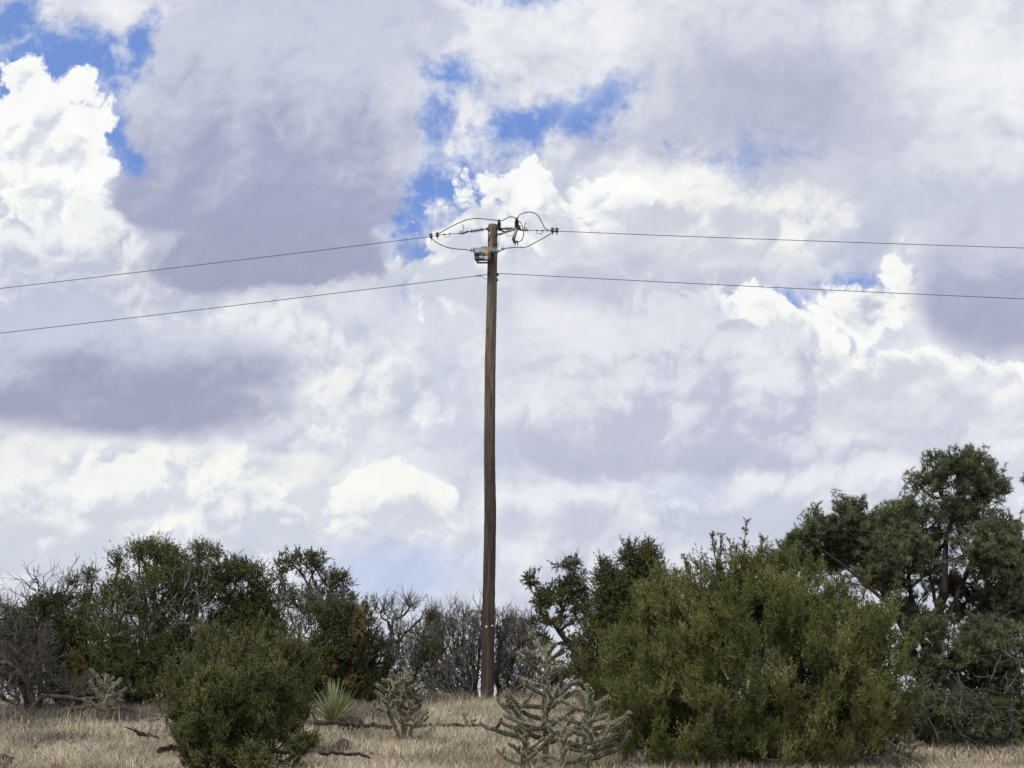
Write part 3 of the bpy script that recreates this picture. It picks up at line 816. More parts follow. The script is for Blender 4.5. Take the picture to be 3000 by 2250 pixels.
tree('juniper_tree', 'tallest juniper of the left thicket with ragged leafy tufts along its top', 'tree', (320, 1535),
     [(350, 1275, 100, 66, 0, 1.2), (325, 1195, 46, 30, 0, 1.8), (375, 1215, 34, 26, 0, 1.5), (432, 1205, 24, 32, 0, 1.5), (465, 1200, 12, 16, 0, 1.2), (250, 1215, 18, 18, 0, 1.6), (205, 1335, 50, 50, 0), (420, 1270, 62, 62, 0.2), (255, 1290, 40, 40, 0),
      (300, 1395, 125, 90, -0.1, 1.2), (250, 1450, 110, 65, -0.2), (400, 1420, 95, 80, 0), (330, 1490, 140, 40, -0.2)],
     1706, 'juniper_dark', 'bark', 15, Y=26.6, shell=0.35, rc=0.115, ns=7, nl=16, sl=0.17, up=0.5, roots=4, spread=0.25, twig_n=36, twig_len=0.40,
     dead=[(390, 1290, 60, 50, -0.7, 18, 0.4, 0.2, 1.0), (270, 1360, 60, 40, -0.8, 10, 0.4, -0.4, 0.8)])
tree('juniper_tree', 'low dark juniper under bare grey spikes at the far left of the thicket', 'tree', (120, 1545),
     [(115, 1300, 52, 26, 0), (150, 1385, 70, 75, 0), (75, 1340, 50, 50, 0), (105, 1440, 95, 60, 0), (185, 1310, 14, 30, 0), (165, 1255, 9, 10, 0, 2), (195, 1245, 9, 12, 0, 2), (180, 1470, 80, 50, 0), (20, 1400, 60, 90, 0.4)],
     1007, 'juniper_dark', 'bark_dark', 16, Y=26.9, shell=0.35, rc=0.11, ns=7, nl=15, sl=0.17, up=0.4, roots=3, spread=0.2,
     rust=[(165, 1435, 12, -0.7, 9), (158, 1410, 7, -.7, 4)], dead=[(150, 1290, 50, 20, 0, 16, 0.55, 0.15, 1.0), (90, 1270, 30, 10, 0, 9, 0.5, -.2, 1.0), (200, 1290, 10, 10, 0, 5, .5, .2, 1)])
bare_shrub('dead_bush', 'tangled leafless grey bush at the left edge of the thicket', 'bush', (70, 1552),
           [(10, 1330, 60, 60, 0), (60, 1390, 70, 60, 0), (20, 1440, 80, 60, 0), (110, 1470, 90, 40, 0), (170, 1505, 70, 20, 0), (-60, 1400, 80, 80, 0), (60, 1505, 80, 30, 0), (0, 1510, 70, 26, .3), (150, 1520, 90, 20, .2)], 135, 21, Y=25.6,
           roots=5, spread=0.35, twigs=4, tl=0.40, tipr=0.0045, mat='dead_dark', tmat='dead_grey', lift=-0.02,
           heavy=[([(60, 1545, 0), (90, 1500, -.2), (180, 1515, -.5), (250, 1500, -.6)], 0.05, 0.025), ([(75, 1545, 0), (60, 1470, -.1), (20, 1430, -.2), (-20, 1435, -.2)], 0.06, 0.03),
                  ([(100, 1550, 0), (150, 1530, -.4), (200, 1525, -.6), (290, 1535, -.7)], 0.045, 0.03)])
bare_shrub('dead_tree', 'leaning blackened trunk with a bare forked crown of grey twigs', 'tree', (800, 1520),
           [(855, 1330, 50, 34, 0), (890, 1310, 16, 14, 0), (815, 1325, 25, 20, 0), (870, 1380, 40, 40, -0.1), (830, 1420, 50, 40, -.1)], 70, 22, Y=28.2, roots=1, twigs=3, tl=0.32, mat='bark_dark',
           heavy=[([(795, 1518, 0), (812, 1480, 0), (842, 1425, 0), (850, 1380, 0), (838, 1340, 0)], 0.06, 0.02), ([(842, 1415, 0), (875, 1370, 0), (905, 1340, 0), (920, 1315, 0)], 0.03, 0.010)],
           leafspec=[(800, 1310, 16, 14, 0), (860, 1430, 40, 40, 0.3), (820, 1470, 50, 40, .4)], leafn=60)
def fan(bx, by, tips, rng=random.Random(5)):
    out = []
    for (tx, ty) in tips:
        dx = tx - bx
        out.append(([(bx + dx * 0.05 + rng.uniform(-14, 14), by, 0), (bx + dx * 0.55, by - (by - ty) * 0.28, rng.uniform(-.3, .3)), (bx + dx * 0.92, by - (by - ty) * 0.65, rng.uniform(-.3, .3)), (tx, ty, rng.uniform(-.3, .3))], rng.uniform(0.03, 0.05), 0.008))
    return out
bare_shrub('desert_bush', 'grey many stemmed bush directly left of the pole foot', 'bush', (1020, 1514),
           [(965, 1365, 50, 55, 0), (1020, 1370, 55, 55, 0), (940, 1355, 28, 36, 0), (1005, 1440, 80, 50, 0), (950, 1450, 55, 50, 0), (990, 1485, 80, 24, 0), (935, 1410, 40, 60, 0), (940, 1490, 60, 20, 0)], 300, 23, Y=31.8, roots=14, spread=0.45, twigs=4, tl=0.36,
           mat='dead_dark', tmat='dead', leafspec=[(1000, 1325, 16, 14, 0), (975, 1340, 30, 18, 0), (1030, 1320, 20, 12, 0), (1000, 1410, 80, 50, 0.5), (980, 1470, 80, 36, .5), (950, 1496, 80, 14, .2)], leafn=80, lift=0.12,
           heavy=fan(1025, 1512, [(930, 1400), (950, 1340), (975, 1330), (1000, 1310), (1022, 1330), (1040, 1320), (915, 1450), (960, 1460), (985, 1380), (1035, 1380)]))
bare_shrub('desert_bush', 'grey many stemmed bush with leafy right shoulder behind the pole foot', 'bush', (1080, 1512),
           [(1090, 1365, 36, 50, 0), (1130, 1380, 34, 44, 0), (1130, 1440, 55, 40, 0), (1080, 1440, 40, 50, 0), (1120, 1484, 60, 22, 0)], 220, 24, Y=31.6, roots=11, spread=0.4, twigs=4, tl=0.34,
           mat='dead_dark', tmat='dead', leafspec=[(1145, 1350, 34, 26, 0), (1120, 1390, 50, 40, 0.4), (1150, 1410, 26, 30, 0), (1110, 1460, 60, 40, .4), (1120, 1492, 60, 14, .2)], leafn=85, lift=0.12,
           heavy=fan(1078, 1512, [(1075, 1320), (1095, 1330), (1120, 1340), (1150, 1370), (1160, 1430), (1105, 1380), (1140, 1460)]))
# --- right of the pole
tree('juniper_tree', 'gnarled open juniper with leaf tufts on curving bare limbs right of the pole', 'tree', (1285, 1500),
     [(1147, 1255, 20, 24, 0), (1165, 1300, 40, 20, 0), (1228, 1218, 26, 16, 0), (1245, 1250, 42, 30, 0), (1195, 1285, 46, 36, 0), (1255, 1305, 40, 46, 0), (1190, 1340, 46, 24, 0), (1170, 1385, 44, 16, 0), (1240, 1385, 40, 20, 0), (1240, 1445, 50, 30, 0), (1200, 1470, 50, 30, .3)],
     308, 'juniper_dark', 'bark', 17, Y=27.4, shell=0.2, rc=0.08, ns=7, nl=16, sl=0.12, ll=0.044, lw=0.016, up=0.35, trunkpath=[(1262, 1440, 0), (1240, 1400, 0), (1212, 1372, 0), (1195, 1345, 0)],
     tipr=0.006, twig_n=14, twig_len=0.34, alpha=0.25, trunk_r=(0.085, 0.03), expo=0.42)
tree('juniper_tree', 'dense upright dark juniper with a flat windswept top right of the gnarled one', 'tree', (1345, 1520),
     [(1385, 1205, 44, 34, 0), (1325, 1262, 46, 40, 0), (1400, 1270, 56, 56, 0), (1340, 1330, 66, 60, 0), (1285, 1400, 36, 70, 0), (1400, 1370, 80, 80, 0.2), (1310, 1225, 10, 16, 0), (1290, 1460, 50, 50, 0)],
     1235, 'juniper_dark', 'bark_dark', 18, Y=26.0, shell=0.45, rc=0.115, ns=7, nl=16, sl=0.16, up=0.5, twig_n=8, twig_len=0.25)
# --- pinyons
PIN = dict(needles=True, rc=0.08, ns=4, nl=32, sl=0.065, ll=0.060, lw=0.006, up=0.45, out=0.6, open_=0.95, jit=0.6, tipr=0.0045, expo=0.44, alpha=0.22, sag=0.06)
tree('pinyon_pine', 'big pinyon pine with visible dark limbs and broad bluish green crown', 'tree', (1990, 1612),
     [(2070, 1000, 80, 44, 0), (2010, 1040, 55, 40, 0.2), (2120, 1035, 60, 55, 0), (2160, 1060, 24, 20, 0), (1965, 1110, 55, 46, 0), (2080, 1105, 95, 60, 0.2), (1840, 1110, 60, 50, -.2), (1765, 1130, 42, 46, 0), (1722, 1165, 36, 34, 0),
      (1830, 1190, 100, 44, 0.4), (1945, 1195, 100, 60, -.3), (2130, 1190, 90, 80, -.2), (2060, 1260, 80, 50, .8, .7), (2185, 1290, 60, 80, 0), (1930, 1260, 70, 24, 0, .7), (2110, 1390, 110, 60, -.5, .9), (2010, 1450, 60, 60, -.2, .9), (2070, 1525, 120, 40, -.6, .9), (2170, 1470, 70, 70, -.3, .9), (1690, 1200, 40, 30, .2), (1800, 1150, 90, 40, .3), (1925, 1150, 60, 70, 0, 1.7), (2190, 1200, 50, 80, .1, 1.2), (2175, 1140, 36, 30, 0), (2100, 1460, 80, 60, .3), (2180, 1560, 70, 40, -.2), (1890, 1235, 80, 40, 0, 1.2), (2000, 1350, 60, 50, -.3, .8), (2150, 1400, 80, 70, -.2), (2000, 1545, 70, 46, -.4), (2110, 1575, 130, 26, -.5), (2200, 1540, 60, 50, -.3), (1950, 1310, 60, 40, .4, .8), (2150, 1290, 90, 60, .5, .8), (1900, 1160, 70, 50, .5), (1760, 1215, 80, 36, .6), (2000, 1180, 60, 60, .4), (1960, 1400, 40, 70, 0.6, .7), (2080, 1330, 70, 40, .8, .6)],
     4400, 'pinyon', 'bark_dark', 31, shell=0.25, trunkpath=[(1998, 1540, 0), (2012, 1460, 0.1), (2028, 1380, 0.1), (2036, 1300, 0.1), (2040, 1240, .1), (2045, 1170, .1), (2060, 1080, .1)], trunk_r=(0.11, 0.02),
     forks=[([(2005, 1490, 0), (1960, 1370, -.1), (1900, 1270, -.2), (1850, 1200, -.2)], 0.05, 0.015), ([(2012, 1460, 0), (1985, 1360, .2), (1960, 1260, .3), (1965, 1140, .2)], 0.05, 0.015),
            ([(2010, 1470, 0), (2090, 1390, -.2), (2150, 1340, -.3), (2200, 1320, -.3)], 0.05, 0.018), ([(2028, 1380, 0), (2070, 1280, .1), (2110, 1190, .1), (2130, 1080, .1)], 0.045, 0.012),
            ([(2005, 1500, 0), (2060, 1500, -.5), (2130, 1490, -.8), (2200, 1500, -.9)], 0.04, 0.015), ([(2020, 1420, 0), (1950, 1330, -.3), (1860, 1250, -.5), (1780, 1190, -.5)], 0.04, 0.012), ([(2030, 1350, 0), (2010, 1240, -.2), (1990, 1120, -.2)], 0.03, 0.01)],
     dead=[(2050, 1480, 60, 30, -1.0, 16, .45, .4, -.6), (2130, 1560, 70, 24, -.9, 26, .5, .5, .1), (2010, 1500, 30, 30, -1.0, 10, .45, -.2, -.6), (2190, 1420, 30, 40, -1, 8, .4, -.4, -.5)], twig_mat='dead_grey', **PIN)
tree('pinyon_pine', 'second pinyon pine cut off by the right edge of the picture', 'tree', (2330, 1600),
     [(2235, 1045, 26, 34, 0), (2270, 1110, 60, 50, 0), (2260, 1210, 70, 60, 0), (2330, 1000, 70, 70, 0), (2270, 1330, 80, 60, 0), (2300, 1440, 90, 60, 0), (2250, 1540, 60, 40, 0)],
     700, 'pinyon', 'bark_dark', 32, Y=20.8, shell=0.35, **PIN)
# --- the foreground junipers
tree('juniper_bush', 'broad yellow green juniper bush with tall sprigs on top beside the largest cactus', 'bush', (1640, 1672),
     [(1635, 1450, 340, 232, 0, 2.8), (1640, 1470, 260, 170, 0.3, 2.4), (1340, 1450, 75, 115, 0.5, 1.2), (1325, 1550, 50, 80, 0.6, 1.2), (1450, 1400, 110, 100, 0), (1800, 1390, 150, 110, 0.1, 1.2), (1560, 1290, 120, 75, 0), (1700, 1285, 120, 70, 0), (1385, 1530, 85, 110, 0.3), (1900, 1520, 90, 110, 0, 1.1), (1470, 1610, 150, 60, -.4), (1740, 1610, 190, 60, -.4), (1880, 1600, 90, 50, -.2), (1600, 1640, 200, 30, -.6)],
     6600, 'juniper_light', 'bark', 41, Y=17.7, shell=0.6, rc=0.06, ns=6, nl=22, sl=0.15, ll=0.044, lw=0.0085, up=0.85, out=0.55, open_=0.45, jit=0.45, roots=4, spread=0.25, sub=0.16, tipr=0.005, plumes=(7, 0.36, 0.07),
     leaders=[(1500, 1290, 1478, 1205, -.3, 22), (1520, 1285, 1512, 1220, -.3, 16), (1550, 1280, 1540, 1158, -.2, 34), (1560, 1260, 1556, 1150, 0, 30), (1585, 1270, 1576, 1170, -.2, 26), (1600, 1270, 1612, 1130, 0, 40), (1625, 1260, 1650, 1160, 0, 30), (1585, 1270, 1590, 1180, .2, 24), (1740, 1280, 1755, 1220, 0, 20), (1860, 1300, 1875, 1245, 0, 18), (1960, 1550, 2040, 1530, -.2, 18), (1400, 1330, 1392, 1265, -.2, 16), (1450, 1290, 1462, 1230, -.2, 18)],)
tree('juniper_bush', 'yellow green juniper bush peering over the smaller round one in the left foreground', 'bush', (545, 1600),
     [(540, 1430, 75, 45, 0), (425, 1455, 50, 45, 0), (640, 1440, 45, 45, 0), (480, 1412, 50, 26, 0), (558, 1385, 20, 22, 0), (655, 1490, 34, 60, 0), (398, 1510, 40, 55, 0), (540, 1470, 130, 80, 0), (600, 1540, 80, 50, 0), (450, 1550, 70, 40, 0)],
     950, 'juniper_light', 'bark', 42, Y=19.2, shell=0.5, rc=0.06, ns=6, nl=20, sl=0.16, ll=0.042, lw=0.0092, up=0.8, out=0.55, open_=0.5, jit=0.45, roots=3, sub=0.4, plumes=(9, 0.42, 0.075),
     leaders=[(560, 1380, 562, 1325, 0, 18), (520, 1390, 508, 1345, 0, 16), (640, 1390, 648, 1350, 0, 14), (590, 1390, 600, 1350, 0, 14), (480, 1390, 476, 1355, 0, 12), (690, 1470, 688, 1430, 0, 12), (380, 1470, 366, 1435, 0, 12)])
tree('juniper_bush', 'small round dark green juniper bush on a short trunk in the left foreground', 'bush', (515, 1672),
     [(540, 1482, 66, 52, 0), (460, 1530, 60, 55, 0), (598, 1530, 56, 60, 0), (520, 1580, 118, 60, 0, 1.0), (440, 1480, 24, 30, 0, .8), (500, 1540, 90, 70, 0), (425, 1600, 45, 45, 0), (645, 1608, 36, 13, 0, .7), (545, 1635, 85, 28, 0, .9), (440, 1640, 55, 26, 0), (610, 1485, 28, 30, 0), (520, 1650, 110, 20, -.1)],
     1000, 'juniper_mid', 'bark_dark', 43, Y=17.0, shell=0.45, rc=0.05, ns=6, nl=20, sl=0.12, ll=0.036, lw=0.008, up=0.75, out=0.6, open_=0.5, jit=0.45, sub=0.35, plumes=(8, 0.28, 0.055),
     leaders=[(436, 1490, 428, 1440, 0, 12), (470, 1490, 464, 1440, 0, 10), (615, 1480, 624, 1445, 0, 10), (540, 1470, 545, 1418, 0, 12), (560, 1470, 572, 1425, 0, 10), (590, 1480, 602, 1440, 0, 10), (600, 1600, 655, 1598, 0, 10)])

# ------------------------------------------------------------------ cacti, yucca, fallen wood, stones
def _cactus():
    m, q, out = material('cholla_skin')
    tc = q.new('ShaderNodeTexCoord').outputs['Object']
    isl = q.noise(tc, 14.0, 3.0, 0.6)
    c = q.mix(q.rng(isl, 0.35, 0.65), (0.060, 0.066, 0.038), (0.132, 0.134, 0.080))
    bsdf(q, out, c, 0.75, 0.25)
    return m
M['cholla'] = _cactus()
def plain(name, col, rough=0.7, spec=0.3, metal=0.0, vary=0.25, scale=20.0):
    m, q, out = material(name)
    tc = q.new('ShaderNodeTexCoord').outputs['Object']
    n = q.rng(q.noise(tc, scale, 4.0, 0.6), 0.3, 0.7)
    a = tuple(x * (1 - vary) for x in col); b = tuple(min(1, x * (1 + vary)) for x in col)
    bsdf(q, out, q.mix(n, a, b), rough, spec, metal)
    return m
M['spine'] = plain('cholla_spines', (0.66, 0.59, 0.46), 0.6)
M['cholla_dead'] = plain('old_cholla_base', (0.20, 0.165, 0.125), 0.85)

def joint(g, rng, pts, r, mat=0):
    """knobbly cactus joint along a polyline with spiny tubercles"""
    pts = np.asarray(pts, float)
    seg = np.linalg.norm(np.diff(pts, axis=0), axis=1); s = np.concatenate(([0], np.cumsum(seg)))
    n = max(5, int(s[-1] / 0.016))
    u = np.linspace(0, s[-1], n)
    P = np.stack([np.interp(u, s, pts[:, k]) for k in range(3)], 1)
    for _ in range(3): P[1:-1] = (P[:-2] + 2 * P[1:-1] + P[2:]) / 4
    v = u / s[-1]
    prof = np.clip(np.minimum(v * 8 + 0.55, (1 - v) * 6 + 0.25), 0, 1) ** 0.6
    T = unit(np.gradient(P, axis=0))
    ref = np.array((1.0, 0, 0)) if abs((P[-1] - P[0])[0]) < 0.6 * s[-1] else np.array((0, 1.0, 0))
    U = unit(np.cross(T, ref)); W = np.cross(T, U)
    k = 10
    a = np.linspace(0, 2 * np.pi, k, endpoint=False)
    i = np.arange(n)[:, None]; j = np.arange(k)[None]
    bump = np.where((i + j) % 2 == 0, 1.16, 0.76)
    R = r * prof[:, None] * bump
    N = np.cos(a)[None, :, None] * U[:, None] + np.sin(a)[None, :, None] * W[:, None]
    V = P[:, None] + R[..., None] * N
    ii = np.arange(n - 1)[:, None] * k; jj = np.arange(k)[None]; j2 = (jj + 1) % k
    F = np.stack(np.broadcast_arrays(ii + jj, ii + j2, ii + k + j2, ii + k + jj), -1).reshape(-1, 4)
    g.add(V.reshape(-1, 3), F, mat)
    g.F.append((np.arange(k)[None] + (n - 1) * k + g.n - n * k, mat))
    sel = ((i + j) % 2 == 0) & (rng.random((n, k)) < 0.95)
    b = np.repeat(V[sel], 3, 0); nn = np.repeat(N[sel], 3, 0)
    d = unit(nn + rng.normal(size=nn.shape) * 0.75)
    leaf_tris(g, b, d, r * (0.5 + 0.7 * rng.random(len(b))), 0.0036, rng, 1)

def bent(rng, p0, az, el0, el1, ln, n=6, wob=0.10):
    P = [np.array(p0, float)]
    for k in range(n):
        e = el0 + (el1 - el0) * k / (n - 1) + rng.normal() * wob
        a = az + rng.normal() * wob
        P.append(P[-1] + ln / n * np.array((math.cos(a) * math.cos(e), math.sin(a) * math.cos(e), math.sin(e))))
    return np.array(P)

def cholla(label, base, stems, r=0.026, arms=14, L=(0.5, 0.2), hr=(0.2, 0.98), el=(0.08, 0.55), subs=3, seed=1, Y=None, group=None, az_bias=None):
    rng = np.random.default_rng(seed)
    b = gd(*base)
    if Y is not None: b = atd(base[0], base[1], Y); b.z = gz(b.x, b.y)
    root = empty('cholla_cactus', b, label, 'cactus', group)
    for st, na in stems:
        pts = [np.array(b) + np.array(((st[0][0] - base[0]) * K / ppm(b.y), st[0][2], -0.03))] + [np.array(atd(x, y, b.y + dy)) for x, y, dy in st[1:]]
        g = Geo(); joint(g, rng, pts, r * 1.15)
        g.build('stem', [M['cholla'], M['spine']], root, True)
        pts = np.array(pts)
        seg = np.linalg.norm(np.diff(pts, axis=0), axis=1); s = np.concatenate(([0], np.cumsum(seg)))
        az = rng.random() * 6.28
        for k in range(na):
            h = hr[0] + (hr[1] - hr[0]) * (k + 0.5) / na
            p = np.array([np.interp(h * s[-1], s, pts[:, q]) for q in range(3)])
            az += 2.4 + rng.normal() * 0.3
            v = (h - hr[0]) / (hr[1] - hr[0])
            ln = (L[0] + (L[1] - L[0]) * v) * (0.75 + 0.5 * rng.random())
            e0 = el[0] + (0.35 * v) + rng.normal() * 0.12
            arm = bent(rng, p, az, e0, e0 + el[1] * (0.3 + 0.7 * rng.random()), ln, 7, 0.12)
            g = Geo(); joint(g, rng, arm, r * (0.95 - 0.2 * v))
            for _ in range(rng.integers(max(subs - 2, 0), subs + 2)):
                t = rng.integers(2, 8)
                q0 = arm[min(t, 7)]
                a2 = az + rng.normal() * 0.9
                e2 = 0.15 + rng.random() * 0.8
                joint(g, rng, bent(rng, q0, a2, e2, e2 + 0.4, ln * (0.3 + 0.3 * rng.random()), 5, 0.1), r * 0.72)
            g.build('arm', [M['cholla'], M['spine']], root, True)
    return root

cholla('largest cholla cactus, tall with tiers of long arms, left of the broad juniper bush', (1177, 1666),
       [([(1177, 1666, 0), (1180, 1600, 0), (1176, 1530, 0), (1180, 1460, 0), (1184, 1402, 0)], 24), ([(1150, 1662, -0.05), (1125, 1560, -.1), (1112, 1510, -.12)], 8)], 0.028, L=(0.56, 0.24), hr=(0.2, 0.99), el=(0.06, 0.5), seed=51, Y=17.3, subs=2)
cholla('cholla cactus touching the left side of the broad juniper bush', (1255, 1664),
       [([(1255, 1664, 0), (1262, 1610, 0), (1274, 1560, 0), (1274, 1500, 0)], 13), ([(1262, 1660, 0.05), (1290, 1610, .1), (1320, 1560, .15)], 7)], 0.028, L=(0.42, 0.2), hr=(0.25, 0.98), el=(0.0, 0.45), seed=52, Y=16.75, subs=1)
cholla('low cholla cactus in front, between the two tall chollas', (1213, 1674),
       [([(1213, 1674, 0), (1215, 1625, 0), (1221, 1568, 0)], 9)], 0.022, L=(0.30, 0.14), seed=53, Y=16.6, subs=2)
cholla('lowest pale cholla cactus at the bottom edge, left of the largest one', (1128, 1676),
       [([(1128, 1676, 0), (1130, 1640, 0), (1136, 1600, 0)], 8)], 0.021, L=(0.36, 0.14), seed=54, Y=16.5, subs=2)
cholla('bushy topped cholla cactus in the open grass left of the pole', (868, 1598),
       [([(866, 1598, 0), (852, 1568, 0), (840, 1540, 0), (838, 1510, 0), (846, 1480, 0)], 12), ([(872, 1598, 0), (870, 1560, .05), (868, 1520, .05), (872, 1460, .05)], 14), ([(884, 1600, -.1), (888, 1575, -.1), (902, 1555, -.1)], 4), ([(870, 1597, .05), (878, 1560, .1), (892, 1530, .1), (905, 1510, .1)], 10)],
       0.024, L=(0.26, 0.20), hr=(0.52, 0.99), el=(0.15, 0.7), seed=55, subs=2)
cholla('small pale cholla cactus against the dark thicket at far left', (228, 1546),
       [([(228, 1546, 0), (229, 1520, 0), (230, 1492, 0), (231, 1466, 0)], 15)], 0.026, L=(0.36, 0.22), hr=(0.25, 0.98), el=(0.1, 0.7), seed=56, subs=2, Y=24.4)
cholla('stunted cholla cactus by the right foot of the broad juniper bush', (1952, 1652),
       [([(1940, 1652, 0), (1940, 1630, 0), (1936, 1612, 0)], 7), ([(1962, 1652, 0), (1965, 1630, 0), (1972, 1610, 0)], 7)], 0.022, L=(0.16, 0.12), hr=(0.4, 1.0), seed=57, subs=1, Y=17.2)
cholla('tiny cholla cactus shoots in the grass just left of the pole foot', (1020, 1566),
       [([(1010, 1560, 0), (1004, 1545, 0), (1000, 1538, 0)], 1), ([(1028, 1570, 0), (1022, 1562, 0), (1018, 1555, 0)], 1)], 0.022, L=(0.08, 0.06), hr=(0.5, 1.0), seed=58, subs=0)

# yucca
M['yucca'] = straw('yucca_blades', [(0.17, 0.195, 0.095), (0.31, 0.33, 0.17), (0.46, 0.47, 0.27)], 5.0, 0.2)
M['yucca_dry'] = straw('dry_yucca_blades', [(0.20, 0.16, 0.11), (0.34, 0.28, 0.20)], 5.0, 0.2)
def yucca(base, n, ln, seed, label, Y=None):
    rng = np.random.default_rng(seed)
    b = gd(*base)
    root = empty('yucca_plant', b, label, 'yucca')
    for nm, m, cnt, elr, droop in (('leaves', 'yucca', n, (0.12, 1.5), 0.06), ('dry_leaves', 'yucca_dry', n // 2, (-0.05, 0.35), 0.25)):
        g = Geo()
        az = rng.random(cnt) * 2 * np.pi; e = elr[0] + (elr[1] - elr[0]) * rng.random(cnt) ** (0.8 if nm == 'leaves' else 1)
        d = np.stack((np.cos(az) * np.cos(e), np.sin(az) * np.cos(e), np.sin(e)), 1)
        L_ = ln * (0.75 + 0.45 * rng.random(cnt))[:, None] * (0.75 + 0.3 * np.sin(np.clip(e, 0, 1.57)))[:, None]
        side = unit(np.cross(d, UP + 0.01)); nrm = np.cross(side, d)
        o = np.array(b) + UP * 0.06 + d * 0.03
        W_ = 0.026
        rows = []
        for t, w in ((0, 0.75), (0.3, 1.0), (0.65, 0.7), (1.0, 0.04)):
            c = o + d * L_ * t - UP * droop * L_ * t * t
            rows += [c - side * W_ * w * 0.5 + nrm * W_ * w * 0.28, c, c + side * W_ * w * 0.5 + nrm * W_ * w * 0.28]
        V = np.stack(rows, 1)
        base_i = np.arange(cnt)[:, None] * 12
        F = np.concatenate([base_i + np.array([[3 * r + c, 3 * r + c + 1, 3 * r + c + 4, 3 * r + c + 3]]) for r in range(3) for c in range(2)])
        g.add(V.reshape(-1, 3), F)
        g.build(nm, M[m], root)
    return root
yucca((720, 1572), 150, 0.62, 61, 'spiky yellow green yucca rosette in the grass beside the foreground bushes')

# fallen wood
def log(label, pts, r0, r1, seed, mat='dead_dark', name='fallen_branch', cat='branch', kids=(), dz=0.0, gnarl=0.10):
    rng = np.random.default_rng(seed)
    P = []
    for q in pts:
        p = gd(q[0], q[1]); h = q[2] if len(q) > 2 else 0.0
        P.append(np.array((p.x, p.y, p.z + r0 * 0.7 + h + dz)))
    P = np.array(P); u = np.linspace(0, len(P) - 1, 14)
    Q = np.stack([np.interp(u, range(len(P)), P[:, k]) for k in range(3)], 1)
    Q[1:-1] = (Q[:-2] + 2 * Q[1:-1] + Q[2:]) / 4
    Q += rng.normal(size=Q.shape) * r0 * 0.35
    o0 = Vector(P[0]); root = empty(name, o0, label, cat)
    g = Geo(); tubes(g, Q[None], (np.linspace(r0, r1, 14) * (1 + gnarl * rng.normal(size=14)))[None], 9, 0, None, True)
    g.build('stem', M[mat], root, True)
    for (t, dx, dz2, ln, rr) in kids:
        g = Geo(); i = int(t * 13)
        W = wander(rng, Q[i][None], unit(np.array([[dx, 0.1, dz2]])), np.array([ln]), 8, 0.18, 0.0)
        tubes(g, W, np.linspace(rr, rr * 0.3, 8)[None], 6)
        g.build('side_branch', M[mat], root, True)
    return root
log('dark broken branch with upturned ends lying in the grass at left', [(296, 1604, 0.10), (318, 1603, 0.07), (340, 1605, 0.05)], 0.034, 0.016, 71, 'bark_dark', kids=((0.05, -0.9, 0.7, 0.22, 0.016), (0.5, 0.1, 1.0, 0.14, 0.012), (0.3, -0.8, 0.5, 0.18, 0.012)))
log('dark flat log half buried in grass left of the small round bush', [(345, 1634, .05), (372, 1631, .06), (396, 1633, .05)], 0.04, 0.028, 72, 'bark_dark', 'fallen_log', 'log')
log('grey forked limb propped against the left side of the foreground bushes', [(322, 1564, 0.05), (345, 1560, 0.04), (372, 1560, 0.02)], 0.03, 0.02, 73, 'dead', kids=((0.95, -0.75, 0.75, 0.5, 0.022), (0.9, -0.5, 1.0, 0.32, 0.016)))
log('long low log lying in the grass below the yucca', [(680, 1580, .09), (735, 1581, .10), (790, 1583, .09), (840, 1588, .07)], 0.045, 0.025, 74, 'bark_dark', 'fallen_log', 'log', kids=((0.4, 0.6, -0.1, 0.3, 0.02), (0.15, -0.8, 0.3, 0.3, 0.02)))
log('thin dark log behind the bushy topped cholla', [(905, 1584, .08), (950, 1581, .08), (1000, 1582, .08), (1045, 1579, .07)], 0.028, 0.018, 75, 'bark_dark', 'fallen_log', 'log', kids=((0.1, -0.6, 0.2, 0.2, 0.012),))
log('pale fallen cholla arm beside the bushy topped cholla', [(905, 1598, 0.01), (925, 1588, 0.05), (945, 1577, 0.10)], 0.02, 0.014, 76, 'cholla_dead', 'fallen_branch', 'branch', kids=((0.6, 0.6, 0.6, 0.15, 0.012),))
log('dark flat log at the bottom edge left of the cacti', [(690, 1646, .07), (730, 1643, .08), (775, 1645, .07), (800, 1650, .05)], 0.024, 0.016, 77, 'bark_dark', 'fallen_log', 'log')
log('bleached grey snag pointing up between the right cholla and the broad bush', [(1398, 1664, 0.0), (1372, 1650, 0.12), (1340, 1612, 0.34)], 0.035, 0.012, 78, 'dead', 'dead_snag', 'snag', kids=((0.1, -0.05, 1.0, 0.30, 0.022),))
log('charred log end at the lower left corner', [(-20, 1650), (8, 1645), (26, 1650)], 0.05, 0.03, 79, 'bark_dark', 'fallen_log', 'log')
